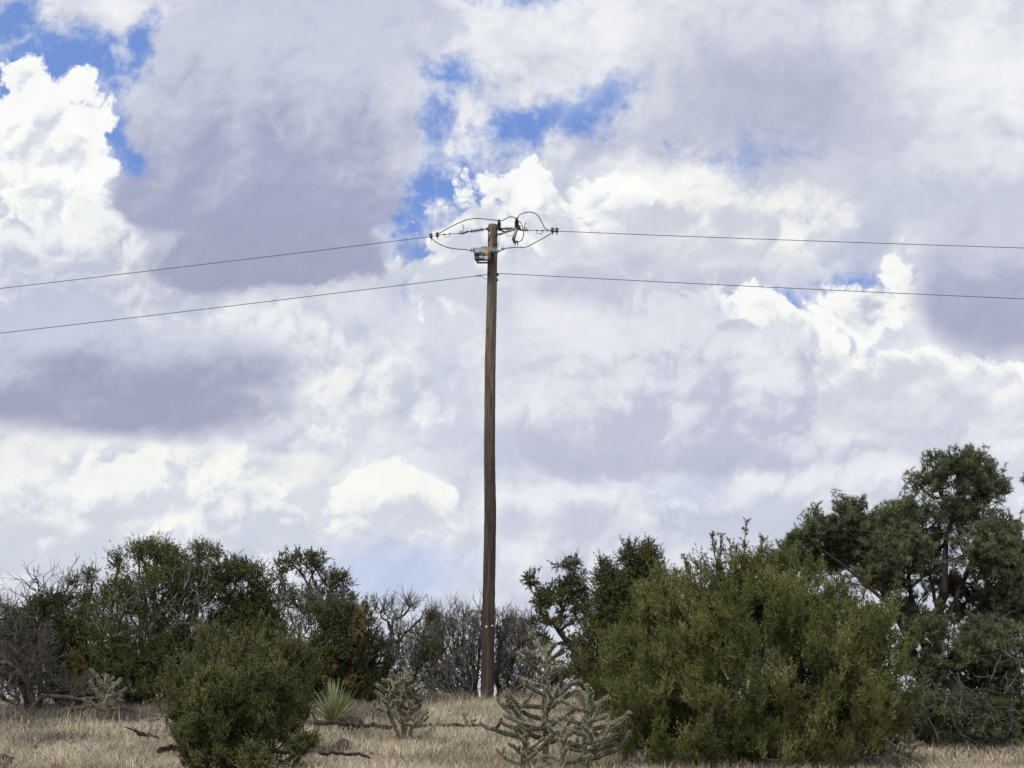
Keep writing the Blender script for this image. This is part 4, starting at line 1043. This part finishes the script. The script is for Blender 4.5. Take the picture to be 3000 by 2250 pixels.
# dark weathered root lump beside the yucca, and a low one nearer the viewer
def lump(label, base, sx, sy, sz, seed, mat, name, cat, Y=None, group=None):
    rng = np.random.default_rng(seed)
    b = gd(*base)
    bm_n, bm_m = 18, 11
    th = np.linspace(0, 2 * np.pi, bm_n, endpoint=False); ph = np.linspace(-0.5, np.pi / 2, bm_m)
    V = []
    for p in ph:
        for t in th:
            d = Vector((math.cos(t) * math.cos(p), math.sin(t) * math.cos(p), math.sin(p)))
            k = 1 + 0.30 * mnoise.noise(d * 1.6 + Vector((seed * 3.1, 0, 0))) + 0.12 * mnoise.noise(d * 5 + Vector((0, seed, 0)))
            V.append((b.x + d.x * sx * k, b.y + d.y * sy * k, b.z + d.z * sz * k))
    i = np.arange(bm_m - 1)[:, None] * bm_n; j = np.arange(bm_n)[None]; j2 = (j + 1) % bm_n
    F = np.stack(np.broadcast_arrays(i + j, i + j2, i + bm_n + j2, i + bm_n + j), -1).reshape(-1, 4)
    g = Geo(); g.add(np.array(V), F)
    o = g.build(name, M[mat], None, True, b)
    return tag(o, label, cat, group)
M['stone'] = plain('weathered_stone', (0.085, 0.075, 0.068), 0.9, 0.2, 0, 0.4, 12.0)
M['pale_stone'] = plain('pale_caliche', (0.50, 0.47, 0.42), 0.9, 0.2, 0, 0.2, 12.0)
lump('dark rounded old stump on the log by the yucca', (764, 1580), 0.20, 0.15, 0.23, 3, 'bark_dark', 'tree_stump', 'stump')
lump('dark stone in the grass right of the small round bush', (742, 1612), 0.11, 0.1, 0.10, 5, 'stone', 'stone', 'stone')
rngp = np.random.default_rng(8)
for k in range(7):
    lump('pale broken stone among others in the grass between cholla and pole', (925 + k * 11 + rngp.normal() * 3, 1541 + rngp.normal() * 2.0), 0.05 + 0.03 * rngp.random(), 0.05, 0.055, 20 + k, 'pale_stone', 'stone', 'stone', group='pale stones in the grass')

# ------------------------------------------------------------------ the pole and its line hardware
PY = 31.0
FWD = Vector((0, _cp, _sp))
def mpp(p): return (Vector(p) - EYE).dot(FWD) / F_PX          # metres per photo pixel at a point
def c8(x, y, dy=0.0): return np.array(at(1300 + x / 5.53, 600 + y / 5.53, PY + dy))
def c1(x, y, dy=0.0): return np.array(at(1200 + x / 4.254, 580 + y / 4.254, PY + dy))

def _pole_wood():
    m, q, out = material('creosoted_pole_wood')
    tc = q.new('ShaderNodeTexCoord').outputs['Object']
    st = q.v('MULTIPLY', tc, (1, 1, 0.045))
    n1 = q.noise(st, 26.0, 5.0, 0.65); n2 = q.noise(q.v('MULTIPLY', tc, (1, 1, 0.25)), 5.0, 4.0, 0.6); n3 = q.noise(q.v('MULTIPLY', tc, (1, 1, 0.02)), 60.0, 3.0, 0.6)
    sp = q.new('ShaderNodeSeparateXYZ'); q.l.new(tc, sp.inputs[0])
    hi = q.rng(q.m('ADD', sp.outputs[2], q.m('MULTIPLY', n2, 2.0)), 4.5, 10.0)
    a = q.mix(hi, (0.044, 0.035, 0.028), (0.094, 0.077, 0.058))
    b = q.mix(hi, (0.096, 0.076, 0.060), (0.225, 0.184, 0.138))
    c = q.mix(q.rng(n1, 0.36, 0.66), a, b)
    c = q.mix(q.rng(n3, 0.57, 0.68), c, (0.030, 0.020, 0.016))
    c = q.mix(q.m('MULTIPLY', q.rng(q.noise(tc, 9.0, 4.0, 0.7), 0.62, 0.74), 0.5), c, (0.26, 0.21, 0.16))
    bsdf(q, out, c, 0.9, 0.15, 0, n1, 0.6, 0.012)
    return m
M['pole'] = _pole_wood()
M['steel'] = plain('galvanised_steel', (0.24, 0.25, 0.26), 0.55, 0.5, 0.5, 0.3, 30)
M['dark_steel'] = plain('weathered_dark_steel', (0.06, 0.058, 0.058), 0.6, 0.4, 0.3, 0.3, 30)
M['rubber'] = plain('dark_insulator_polymer', (0.045, 0.043, 0.043), 0.55, 0.4, 0, 0.2)
M['rust_steel'] = plain('rusty_link', (0.13, 0.075, 0.055), 0.7, 0.3, 0.2, 0.3, 30)
M['cable'] = plain('aluminium_cable', (0.085, 0.085, 0.09), 0.55, 0.4, 0.2, 0.15)
M['grey_paint'] = plain('grey_enclosure_paint', (0.17, 0.19, 0.20), 0.5, 0.4, 0, 0.2, 12)
M['pale_grey'] = plain('pale_grey_panel', (0.33, 0.34, 0.35), 0.5, 0.4, 0, 0.15, 12)
M['black'] = plain('black_housing', (0.03, 0.03, 0.032), 0.5, 0.4, 0, 0.2)
M['bushing'] = plain('grey_silicone_bushing', (0.27, 0.31, 0.34), 0.5, 0.4, 0, 0.15)
M['amber'] = plain('amber_label', (0.45, 0.24, 0.045), 0.5, 0.4, 0, 0.12)
M['white_tag'] = plain('white_reflective_tag', (0.75, 0.73, 0.68), 0.4, 0.4, 0, 0.08)

M['off_white'] = plain('off_white_plate', (0.46, 0.46, 0.46), 0.5, 0.4, 0, 0.1)

def rod(g, p0, p1, r, sides=8, mat=0, r1=None):
    tubes(g, np.array([[p0, (np.array(p0) + p1) / 2, p1]]), np.array([[r, (r + (r1 or r)) / 2, r1 or r]]), sides, mat, None, True)
def shed_string(g, p0, p1, n, rc, rs, sides=14, mat=0):
    p0 = np.array(p0); p1 = np.array(p1)
    t = []; R = []
    for k in range(n):
        a = (k + 0.12) / n; w = 0.5 / n
        t += [a, a + w * 0.25, a + w, a + w * 1.1]; R += [rc, rs, rs * 0.62, rc]
    t = [0] + t + [1]; R = [rc] + R + [rc]
    P = p0 + (p1 - p0) * np.array(t)[:, None]
    tubes(g, P[None], np.array(R)[None], sides, mat, None, True)
def box(g, c, hx, hy, hz, mat=0, bev=0.006, rz=0.0):
    """bevelled box"""
    c = np.array(c)
    V = []
    for sz in (-1, 1):
        for z_in in ((0,) if 0 else (0, 1)):
            e = bev if (z_in == (0 if sz < 0 else 1)) else 0
            zz = sz * hz if (z_in == (0 if sz < 0 else 1)) else sz * (hz - bev)
            x, y = hx - e, hy - e
            b = bev * 0.8
            V += [(-x + b, -y, zz), (x - b, -y, zz), (x, -y + b, zz), (x, y - b, zz), (x - b, y, zz), (-x + b, y, zz), (-x, y - b, zz), (-x, -y + b, zz)]
    V = np.array(V)
    co, si = math.cos(rz), math.sin(rz)
    V = np.stack((V[:, 0] * co - V[:, 1] * si, V[:, 0] * si + V[:, 1] * co, V[:, 2]), 1) + c
    F = [(8 * r + j, 8 * r + (j + 1) % 8, 8 * r + 8 + (j + 1) % 8, 8 * r + 8 + j) for r in range(3) for j in range(8)]
    g.add(V, F, mat)
    g.F.append((np.arange(8)[None, ::-1] + g.n - 32, mat)); g.F.append((np.arange(8)[None] + 24 + g.n - 32, mat))
def one(name, mat, parent, fn, smooth=False):
    g = Geo(); fn(g); return g.build(name, M[mat], parent, smooth)
def curve_pts(pts, n=40, it=3):
    pts = np.array(pts, float); u = np.linspace(0, len(pts) - 1, n)
    # Catmull-Rom through the given points
    e = np.concatenate((2 * pts[:1] - pts[1:2], pts, 2 * pts[-1:] - pts[-2:-1]))
    i = np.minimum(u.astype(int), len(pts) - 2); t = (u - i)[:, None]
    a, b, c, d = e[i], e[i + 1], e[i + 2], e[i + 3]
    return 0.5 * (2 * b + (c - a) * t + (2 * a - 5 * b + 4 * c - d) * t * t + (3 * b - a - 3 * c + d) * t ** 3)
def cable(name, label, pts, r, cat, group=None, n=40, extra=None):
    P = curve_pts(pts, n)
    g = Geo(); tubes(g, P[None], np.full((1, n), r), 7, 0, None, True)
    if extra: extra(g)
    o = g.build(name, M['cable'], None, True, P[0])
    return tag(o, label, cat, group)

# --- the pole itself
LINE = [(640, 1444.2, 28), (660, 1444, 28), (860, 1441, 29.5), (1066, 1436, 32), (1338, 1434, 32.5), (1500, 1436.5, 35), (1592, 1435, 35.5), (1800, 1431, 37), (1960, 1428.5, 38.5), (2052, 1427, 39), (2090, 1426.6, 39)]
ys_ = np.linspace(660, 2075, 110)
PC = np.array([at(np.interp(y, [a[0] for a in LINE], [a[1] for a in LINE]), y, PY) for y in ys_])
for _ in range(6): PC[1:-1] = (PC[:-2] + 2 * PC[1:-1] + PC[2:]) / 4
PR = np.array([np.interp(y, [a[0] for a in LINE], [a[2] for a in LINE]) * 0.5 * mpp(p) for y, p in zip(ys_, PC)])
pb = at(1427, 2052, PY); pb.z = gz(pb.x, pb.y)
pole = empty('utility_pole', pb, 'tall slightly bent brown wooden utility pole standing in the grass', 'utility pole')
def _shaft(g):
    rngs = np.random.default_rng(2)
    P = PC[::-1]; R = PR[::-1]
    R = R * (1 + 0.012 * rngs.normal(size=len(R)))
    P = np.concatenate((P, P[-1:] + np.array([[0, 0, 0.012]]))); R = np.concatenate((R, R[-1:] * 0.9))
    tubes(g, P[None], R[None], 28, 0, None, True)
one('shaft', 'pole', pole, _shaft, True)
def bolt_at(x, y, rr=0.018, dyf=1.0):
    p = c1(x, y); k = np.argmin(np.abs(PC[:, 2] - p[2])); c, r = PC[k], PR[k]
    dx = np.clip(p[0] - c[0], -r, r); yy = c[1] - math.sqrt(max(r * r - dx * dx, 0.0))
    q = np.array((p[0], yy - 0.004, p[2]))
    n = unit(np.array((dx, yy - c[1], 0.0)))
    one('bolt', 'dark_steel', pole, lambda g: (rod(g, q, q + n * 0.012, rr * 1.5, 10), rod(g, q + n * 0.0125, q + n * 0.032, rr * 0.75, 6)))
for bx, by in ((990, 415), (992, 530), (1080, 487), (986, 945), (1068, 590)): bolt_at(bx, by)
def _plate(g):
    p = c1(1000, 470); k = np.argmin(np.abs(PC[:, 2] - p[2]))
    box(g, (p[0], PC[k][1] - PR[k] - 0.003, p[2]), 0.022, 0.004, 0.055, 0, 0.002)
one('nameplate', 'steel', pole, _plate)
for bx, by in ((1425, 1837), (1442.5, 1834)):
    p = at(bx, by, PY); k = np.argmin(np.abs(PC[:, 2] - p[2])); dx = np.clip(p.x - PC[k][0], -PR[k] * .93, PR[k] * .93)
    yy = PC[k][1] - math.sqrt(PR[k] ** 2 - dx * dx)
    one('marker_tag', 'white_tag', pole, lambda g: box(g, (p.x, yy - 0.003, p.z), 0.022, 0.004, 0.016, 0, 0.002, math.atan2(dx, PR[k])))
def _gw(g):
    P = curve_pts([c1(1112, 462, -.05), c1(1116, 520, -.08), c1(1110, 580, -.1), c1(1098, 640, -.13)], 16); tubes(g, P[None], np.full((1, 16), 0.005), 5)
one('ground_wire', 'cable', pole, _gw, True)
# neutral line fittings on the pole
for x0, y0, r_ in ((1100, 955, 0.03), (1093, 1022, 0.022)):
    one('spool_insulator', 'dark_steel', pole, lambda g: (shed_string(g, c1(x0, y0 - 14, -0.03), c1(x0, y0 + 14, -0.03), 2, r_ * 0.7, r_, 12)), True)
# bracket that carries the second post insulator
def _br(g):
    rod(g, c8(868, 482, -0.05), c8(935, 470, -0.07), 0.026, 10); rod(g, c8(935, 470, -0.07), c8(1010, 440, -0.09), 0.020, 10)
    rod(g, c8(1010, 440, -0.09), c8(1180, 385, -0.12), 0.026, 10)
one('bracket', 'steel', pole, _br, True)
def _br2(g):
    rod(g, c8(845, 388, -0.06), c8(1215, 388, -0.12), 0.021, 8); rod(g, c8(900, 400, -0.07), c8(990, 440, -0.09), 0.02, 8)
    box(g, c8(1195, 372, -0.12), 0.055, 0.03, 0.022); box(g, c8(1225, 350, -0.1), 0.03, 0.025, 0.02); rod(g, c8(1150, 352, -.12), c8(1250, 392, -.12), 0.02)
one('crossbar', 'dark_steel', pole, _br2)

# --- insulators
def post(label, x, ytop, ybot, dy, rs=0.047):
    o = empty('post_insulator', Vector(c8(x, ybot, dy)), label, 'insulator', 'post insulators at the pole top')
    one('sheds', 'rubber', o, lambda g: shed_string(g, c8(x, ybot, dy), c8(x, ytop + 45, dy), 5, 0.020, rs, 16), True)
    one('cap', 'rubber', o, lambda g: (rod(g, c8(x, ytop + 46, dy), c8(x, ytop + 15, dy), 0.032, 14), rod(g, c8(x, ytop + 15, dy), c8(x, ytop, dy), 0.032, 14, 0, 0.016)), True)
    one('stud', 'dark_steel', o, lambda g: (rod(g, c8(x, ybot, dy), c8(x, ybot + 45, dy), 0.016), rod(g, c8(x, ybot + 8, dy), c8(x, ybot + 20, dy), 0.034, 10)))
post('dark ribbed post insulator right at the pole top', 897, 238, 378, -0.10)
post('dark ribbed post insulator out on the bracket beside the pole', 1183, 207, 345, -0.12, 0.052)

def dead_end(label, P, sgn):
    o = empty('dead_end_insulator', Vector(P['eye']), label, 'insulator', 'dead end insulators holding the top wires')
    one('sheds', 'rubber', o, lambda g: shed_string(g, P['s0'], P['s1'], 7, 0.014, 0.050, 14), True)
    one('eye_rod', 'dark_steel', o, lambda g: (rod(g, P['eye'], P['s0'], 0.013), rod(g, P['eye'] + np.array((0, 0, -.03)), P['eye'] + np.array((0, 0, .03)), 0.022)))
    one('link', 'rust_steel', o, lambda g: (rod(g, P['s1'], P['l0'], 0.014), rod(g, P['l0'], P['l1'], 0.019), rod(g, P['l0'] + np.array((-.02, 0, -.005)), P['l0'] + np.array((.02, 0, .005)), 0.024)))
    def cl(g):
        a, b = P['l1'], P['end']
        rod(g, a, b, 0.028, 10, 0, 0.022); m_ = (a + b) / 2
        rod(g, m_ + np.array((0, 0, .01)), m_ + np.array((0, 0, .07)), 0.012); rod(g, m_ + np.array((.035 * sgn, 0, 0)), m_ + np.array((.035 * sgn, 0, .055)), 0.010)
    one('clamp', 'steel', o, cl)
    one('wire_tail', 'cable', o, lambda g: (lambda Q: tubes(g, Q[None], np.linspace(.007, .010, 14)[None], 6))(curve_pts(P['tail'], 14)), True)
    return o
dead_end('long ribbed insulator holding the wire on the left of the pole', dict(eye=c8(705, 390), s0=c8(640, 400), s1=c8(435, 432), l0=c8(380, 436), l1=c8(325, 460), end=c8(250, 462),
         tail=[c8(320, 448), c8(326, 410), c8(318, 360), c8(308, 318)]), -1)
dead_end('ribbed insulator behind the bracket holding the wire on the right of the pole', dict(eye=c8(880, 383, .06), s0=c8(990, 382, .06), s1=c8(1130, 388, .06), l0=c8(1180, 395, .06), l1=c8(1270, 410, .06), end=c8(1370, 412, .06),
         tail=[c8(1310, 395, .06), c8(1300, 365, .06), c8(1315, 325, .06), c8(1330, 288, .06)]), 1)
# arrester hanging from the bracket
ar = empty('surge_arrester', Vector(c8(1185, 400, -.14)), 'tilted grey tube arrester hanging below the bracket', 'arrester')
one('tube', 'steel', ar, lambda g: rod(g, c8(1180, 395, -.14), c8(1128, 565, -.16), 0.036, 14), True)
one('end_fitting', 'dark_steel', ar, lambda g: (rod(g, c8(1132, 555, -.16), c8(1125, 580, -.16), 0.030, 10), rod(g, c8(1135, 585, -.16), c8(1200, 605, -.17), 0.024, 8), rod(g, c8(1150, 575, -.16), c8(1160, 650, -.16), 0.013), rod(g, c8(1185, 580, -.17), c8(1200, 648, -.17), 0.013), rod(g, c8(1122, 600, -.16), c8(1150, 612, -.16), 0.02)))
one('ground_lead', 'cable', ar, lambda g: (lambda Q: tubes(g, Q[None], np.full((1, 14), .0055), 5))(curve_pts([c8(985, 450, -.1), c8(1030, 505, -.12), c8(1080, 506, -.14), c8(1118, 500, -.15)], 14)), True)

# --- the switch box (recloser)
rc_ = empty('recloser', Vector(c8(640, 800, -.20)), 'small grey line recloser box with amber label bolted to the pole', 'recloser')
DY = -0.30
def h(px8): return px8 / 5.53 * mpp(c8(640, 800, DY)) * 0.5
def bx8(name, mat, x0, y0, x1, y1, dy, hy, bev=0.006):
    one(name, mat, rc_, lambda g: box(g, c8((x0 + x1) / 2, (y0 + y1) / 2, dy), h(x1 - x0), hy, h(y1 - y0), 0, bev))
one('tank', 'grey_paint', rc_, lambda g: (rod(g, c8(485, 752, DY + .08), c8(770, 738, DY + .08), 0.068, 18), rod(g, c8(600, 700, DY + .09), c8(700, 690, DY + .1), 0.03, 10)), True)
bx8('housing', 'grey_paint', 500, 700, 762, 900, DY + .06, 0.06, 0.012)
bx8('cover_panel', 'pale_grey', 508, 738, 592, 792, DY - .04, 0.035, 0.01)
bx8('cover_panel', 'pale_grey', 618, 740, 662, 796, DY - .03, 0.03, 0.008)
bx8('control_block', 'black', 495, 795, 560, 836, DY - .02, 0.03)
bx8('control_block', 'black', 515, 842, 572, 915, DY - .03, 0.04)
bx8('control_block', 'black', 572, 880, 760, 905, DY - .01, 0.03)
bx8('nameplate', 'pale_grey', 572, 832, 650, 880, DY - .03, 0.025, 0.004)
bx8('white_label', 'off_white', 658, 836, 716, 894, DY - .035, 0.022, 0.004)
bx8('warning_label', 'amber', 664, 738, 722, 832, DY - .035, 0.022, 0.004)
one('mounting_bar', 'dark_steel', rc_, lambda g: (box(g, c8(650, 938, DY + .04), h(235), 0.04, h(16)), box(g, c8(780, 850, DY + .13), h(40), 0.06, h(190))))
bush_ = one('bushing', 'bushing', rc_, lambda g: (shed_string(g, c8(750, 752, DY + .03), c8(868, 752, DY + .03), 5, 0.045, 0.092, 22), rod(g, c8(862, 752, DY + .05), c8(885, 750, DY + .05), 0.070, 18, 0, 0.025)), True)
one('terminal', 'steel', rc_, lambda g: (rod(g, c8(880, 750, DY + .05), c8(915, 748, DY + .05), 0.014), rod(g, c8(900, 735, DY + .05), c8(905, 765, DY + .05), 0.016)))
def term(x):
    def f(g):
        for q in (-18, 18):
            rod(g, c8(x + q * .9, 740, DY + .05), c8(x + q * .9, 700, DY + .05), 0.015, 8); rod(g, c8(x + q * .9, 700, DY + .05), c8(x + q * .9, 672, DY + .05), 0.007, 6)
        rod(g, c8(x - 28, 712, DY + .05), c8(x + 30, 712, DY + .05), 0.020, 8)
        rod(g, c8(x - 22, 735, DY + .05), c8(x - 45, 752, DY + .05), 0.012, 6)
    return f
one('terminal', 'steel', rc_, term(955))
one('terminal', 'steel', rc_, lambda g: (rod(g, c8(440, 738, DY + .05), c8(500, 745, DY + .06), 0.02, 8), rod(g, c8(445, 740, DY + .05), c8(445, 695, DY + .05), 0.013), rod(g, c8(480, 735, DY + .05), c8(480, 692, DY + .05), 0.012), rod(g, c8(432, 728, DY + .05), c8(460, 752, DY + .05), 0.024, 8)))

# --- wires and jumpers
R_ = 0.0072
cable('power_line', 'upper power line running from the pole to the left', [c8(250, 462), c1(345, 466), c1(265, 481), at(1000, 725.6, PY), at(800, 750, PY), at(400, 798, PY), at(0, 845, PY), at(-700, 922, PY), at(-1500, 1003, PY)], R_, 'wire', 'power lines', 60)
cable('power_line', 'upper power line running from the pole to the right', [c8(1370, 412, .06), c1(1640, 407, .03), c1(1835, 413), at(2000, 692, PY), at(2500, 710, PY), at(3000, 726.5, PY), at(3700, 748, PY), at(4500, 770, PY)], R_, 'wire', 'power lines', 60)
def tail_(g):
    Q = curve_pts([c1(870, 968), c1(905, 985), c1(930, 1005), c1(962, 1012)], 14); tubes(g, Q[None], np.full((1, 14), 0.005), 5)
    rod(g, c1(830, 974), c1(890, 963), 0.014, 8)
cable('power_line', 'lower power line running from the pole to the left', [c1(972, 953, -.02), c1(500, 1013), c1(0, 1075), at(1000, 857, PY), at(500, 917.5, PY), at(0, 976, PY), at(-700, 1054, PY), at(-1500, 1138, PY)], R_, 'wire', 'power lines', 60, tail_)
cable('power_line', 'lower power line running from the pole to the right', [c1(1098, 940, -.03), c1(1500, 960), at(2000, 829, PY), at(2500, 853, PY), at(3000, 875.7, PY), at(3700, 906, PY), at(4500, 939, PY)], R_, 'wire', 'power lines', 60)
J = 0.0105
cable('jumper_wire', 'jumper wire arching from the left clamp over to the first post insulator', [c1(350, 455), c1(430, 405), c1(560, 335), c1(720, 270), c1(850, 256), c1(980, 267), c1(1100, 280, -.1)], J, 'wire', 'jumper wires')
cable('jumper_wire', 'short humped jumper wire between the two post insulators', [c1(1130, 282, -.1), c1(1170, 275, -.1), c1(1225, 243, -.11), c1(1275, 234, -.12), c1(1318, 252, -.12)], J, 'wire', 'jumper wires')
cable('jumper_wire', 'high looping jumper wire from the bracket insulator to the right clamps', [c1(1345, 246, -.12), c1(1380, 206, -.1), c1(1450, 182, -.08), c1(1530, 178, -.05), c1(1600, 220, -.03), c1(1650, 310, 0), c1(1690, 380, 0), c1(1745, 408, 0), c1(1790, 408, 0)], J, 'wire', 'jumper wires')
cable('jumper_wire', 'looped jumper wire from the bracket insulator down to the arrester', [c1(1352, 285, -.13), c1(1390, 310, -.14), c1(1412, 380, -.15), c1(1422, 450, -.16), c1(1400, 520, -.17), c1(1350, 552, -.17)], J, 'wire', 'jumper wires')
cable('jumper_wire', 'sagging jumper wire from the left clamps to the recloser', [c1(266, 492), c1(320, 545), c1(400, 588), c1(500, 622), c1(620, 638, -.1), c1(700, 644, -.2), c1(770, 650, DY + .05)], J, 'wire', 'jumper wires')
cable('jumper_wire', 'jumper wire rising from the recloser to the right clamps', [c1(1150, 632, DY + .05), c1(1250, 622, -.2), c1(1360, 612, -.1), c1(1440, 616, -.05), c1(1520, 580, -.02), c1(1640, 515), c1(1745, 455), c1(1815, 412)], J, 'wire', 'jumper wires')
def wedge(label, x, y, s=1.0):
    def f(g):
        rod(g, c1(x, y - 38 * s), c1(x, y + 22 * s), 0.022 * s, 8); rod(g, c1(x - 32 * s, y - 22), c1(x + 30 * s, y - 26), 0.010, 6)
        rod(g, c1(x - 20, y), c1(x + 20, y), 0.026 * s, 8); rod(g, c1(x + 4, y + 22 * s), c1(x + 6, y + 52 * s), 0.009, 6); rod(g, c1(x, y - 38 * s), c1(x, y - 46 * s), 0.01, 6)
    g = Geo(); f(g); o = g.build('wire_clamp', M['dark_steel'], None, False, c1(x, y))
    tag(o, label, 'clamp', 'wire clamps')
wedge('outer wire clamp on the left top wire', 266, 480)
wedge('inner wire clamp on the left top wire', 346, 466)
wedge('inner wire clamp on the right top wire', 1780, 410)
wedge('outer wire clamp on the right top wire', 1834, 411)
def stirrup(label, pts):
    g = Geo()
    for a, b in zip(pts[:-1], pts[1:]): rod(g, a, b, 0.006, 6)
    rod(g, pts[0] + np.array((-.03, 0, .006)), pts[0] + np.array((.03, 0, .0)), 0.014, 8); rod(g, pts[-1] + np.array((-.03, 0, 0)), pts[-1] + np.array((.03, 0, .006)), 0.014, 8)
    o = g.build('wire_stirrup', M['cable'], None, False, pts[0]); tag(o, label, 'stirrup', 'wire stirrups')
stirrup('square wire stirrup under the left top wire', [c1(432, 457), c1(435, 488), c1(497, 486), c1(505, 448)])
stirrup('square wire stirrup under the right top wire', [c1(1586, 405, .03), c1(1584, 445, .03), c1(1650, 450, .03), c1(1660, 408, .03)])

scene.render.engine = 'CYCLES'
scene.cycles.max_bounces = 5; scene.cycles.diffuse_bounces = 3; scene.cycles.transmission_bounces = 3; scene.cycles.glossy_bounces = 2
scene.cycles.use_adaptive_sampling = True
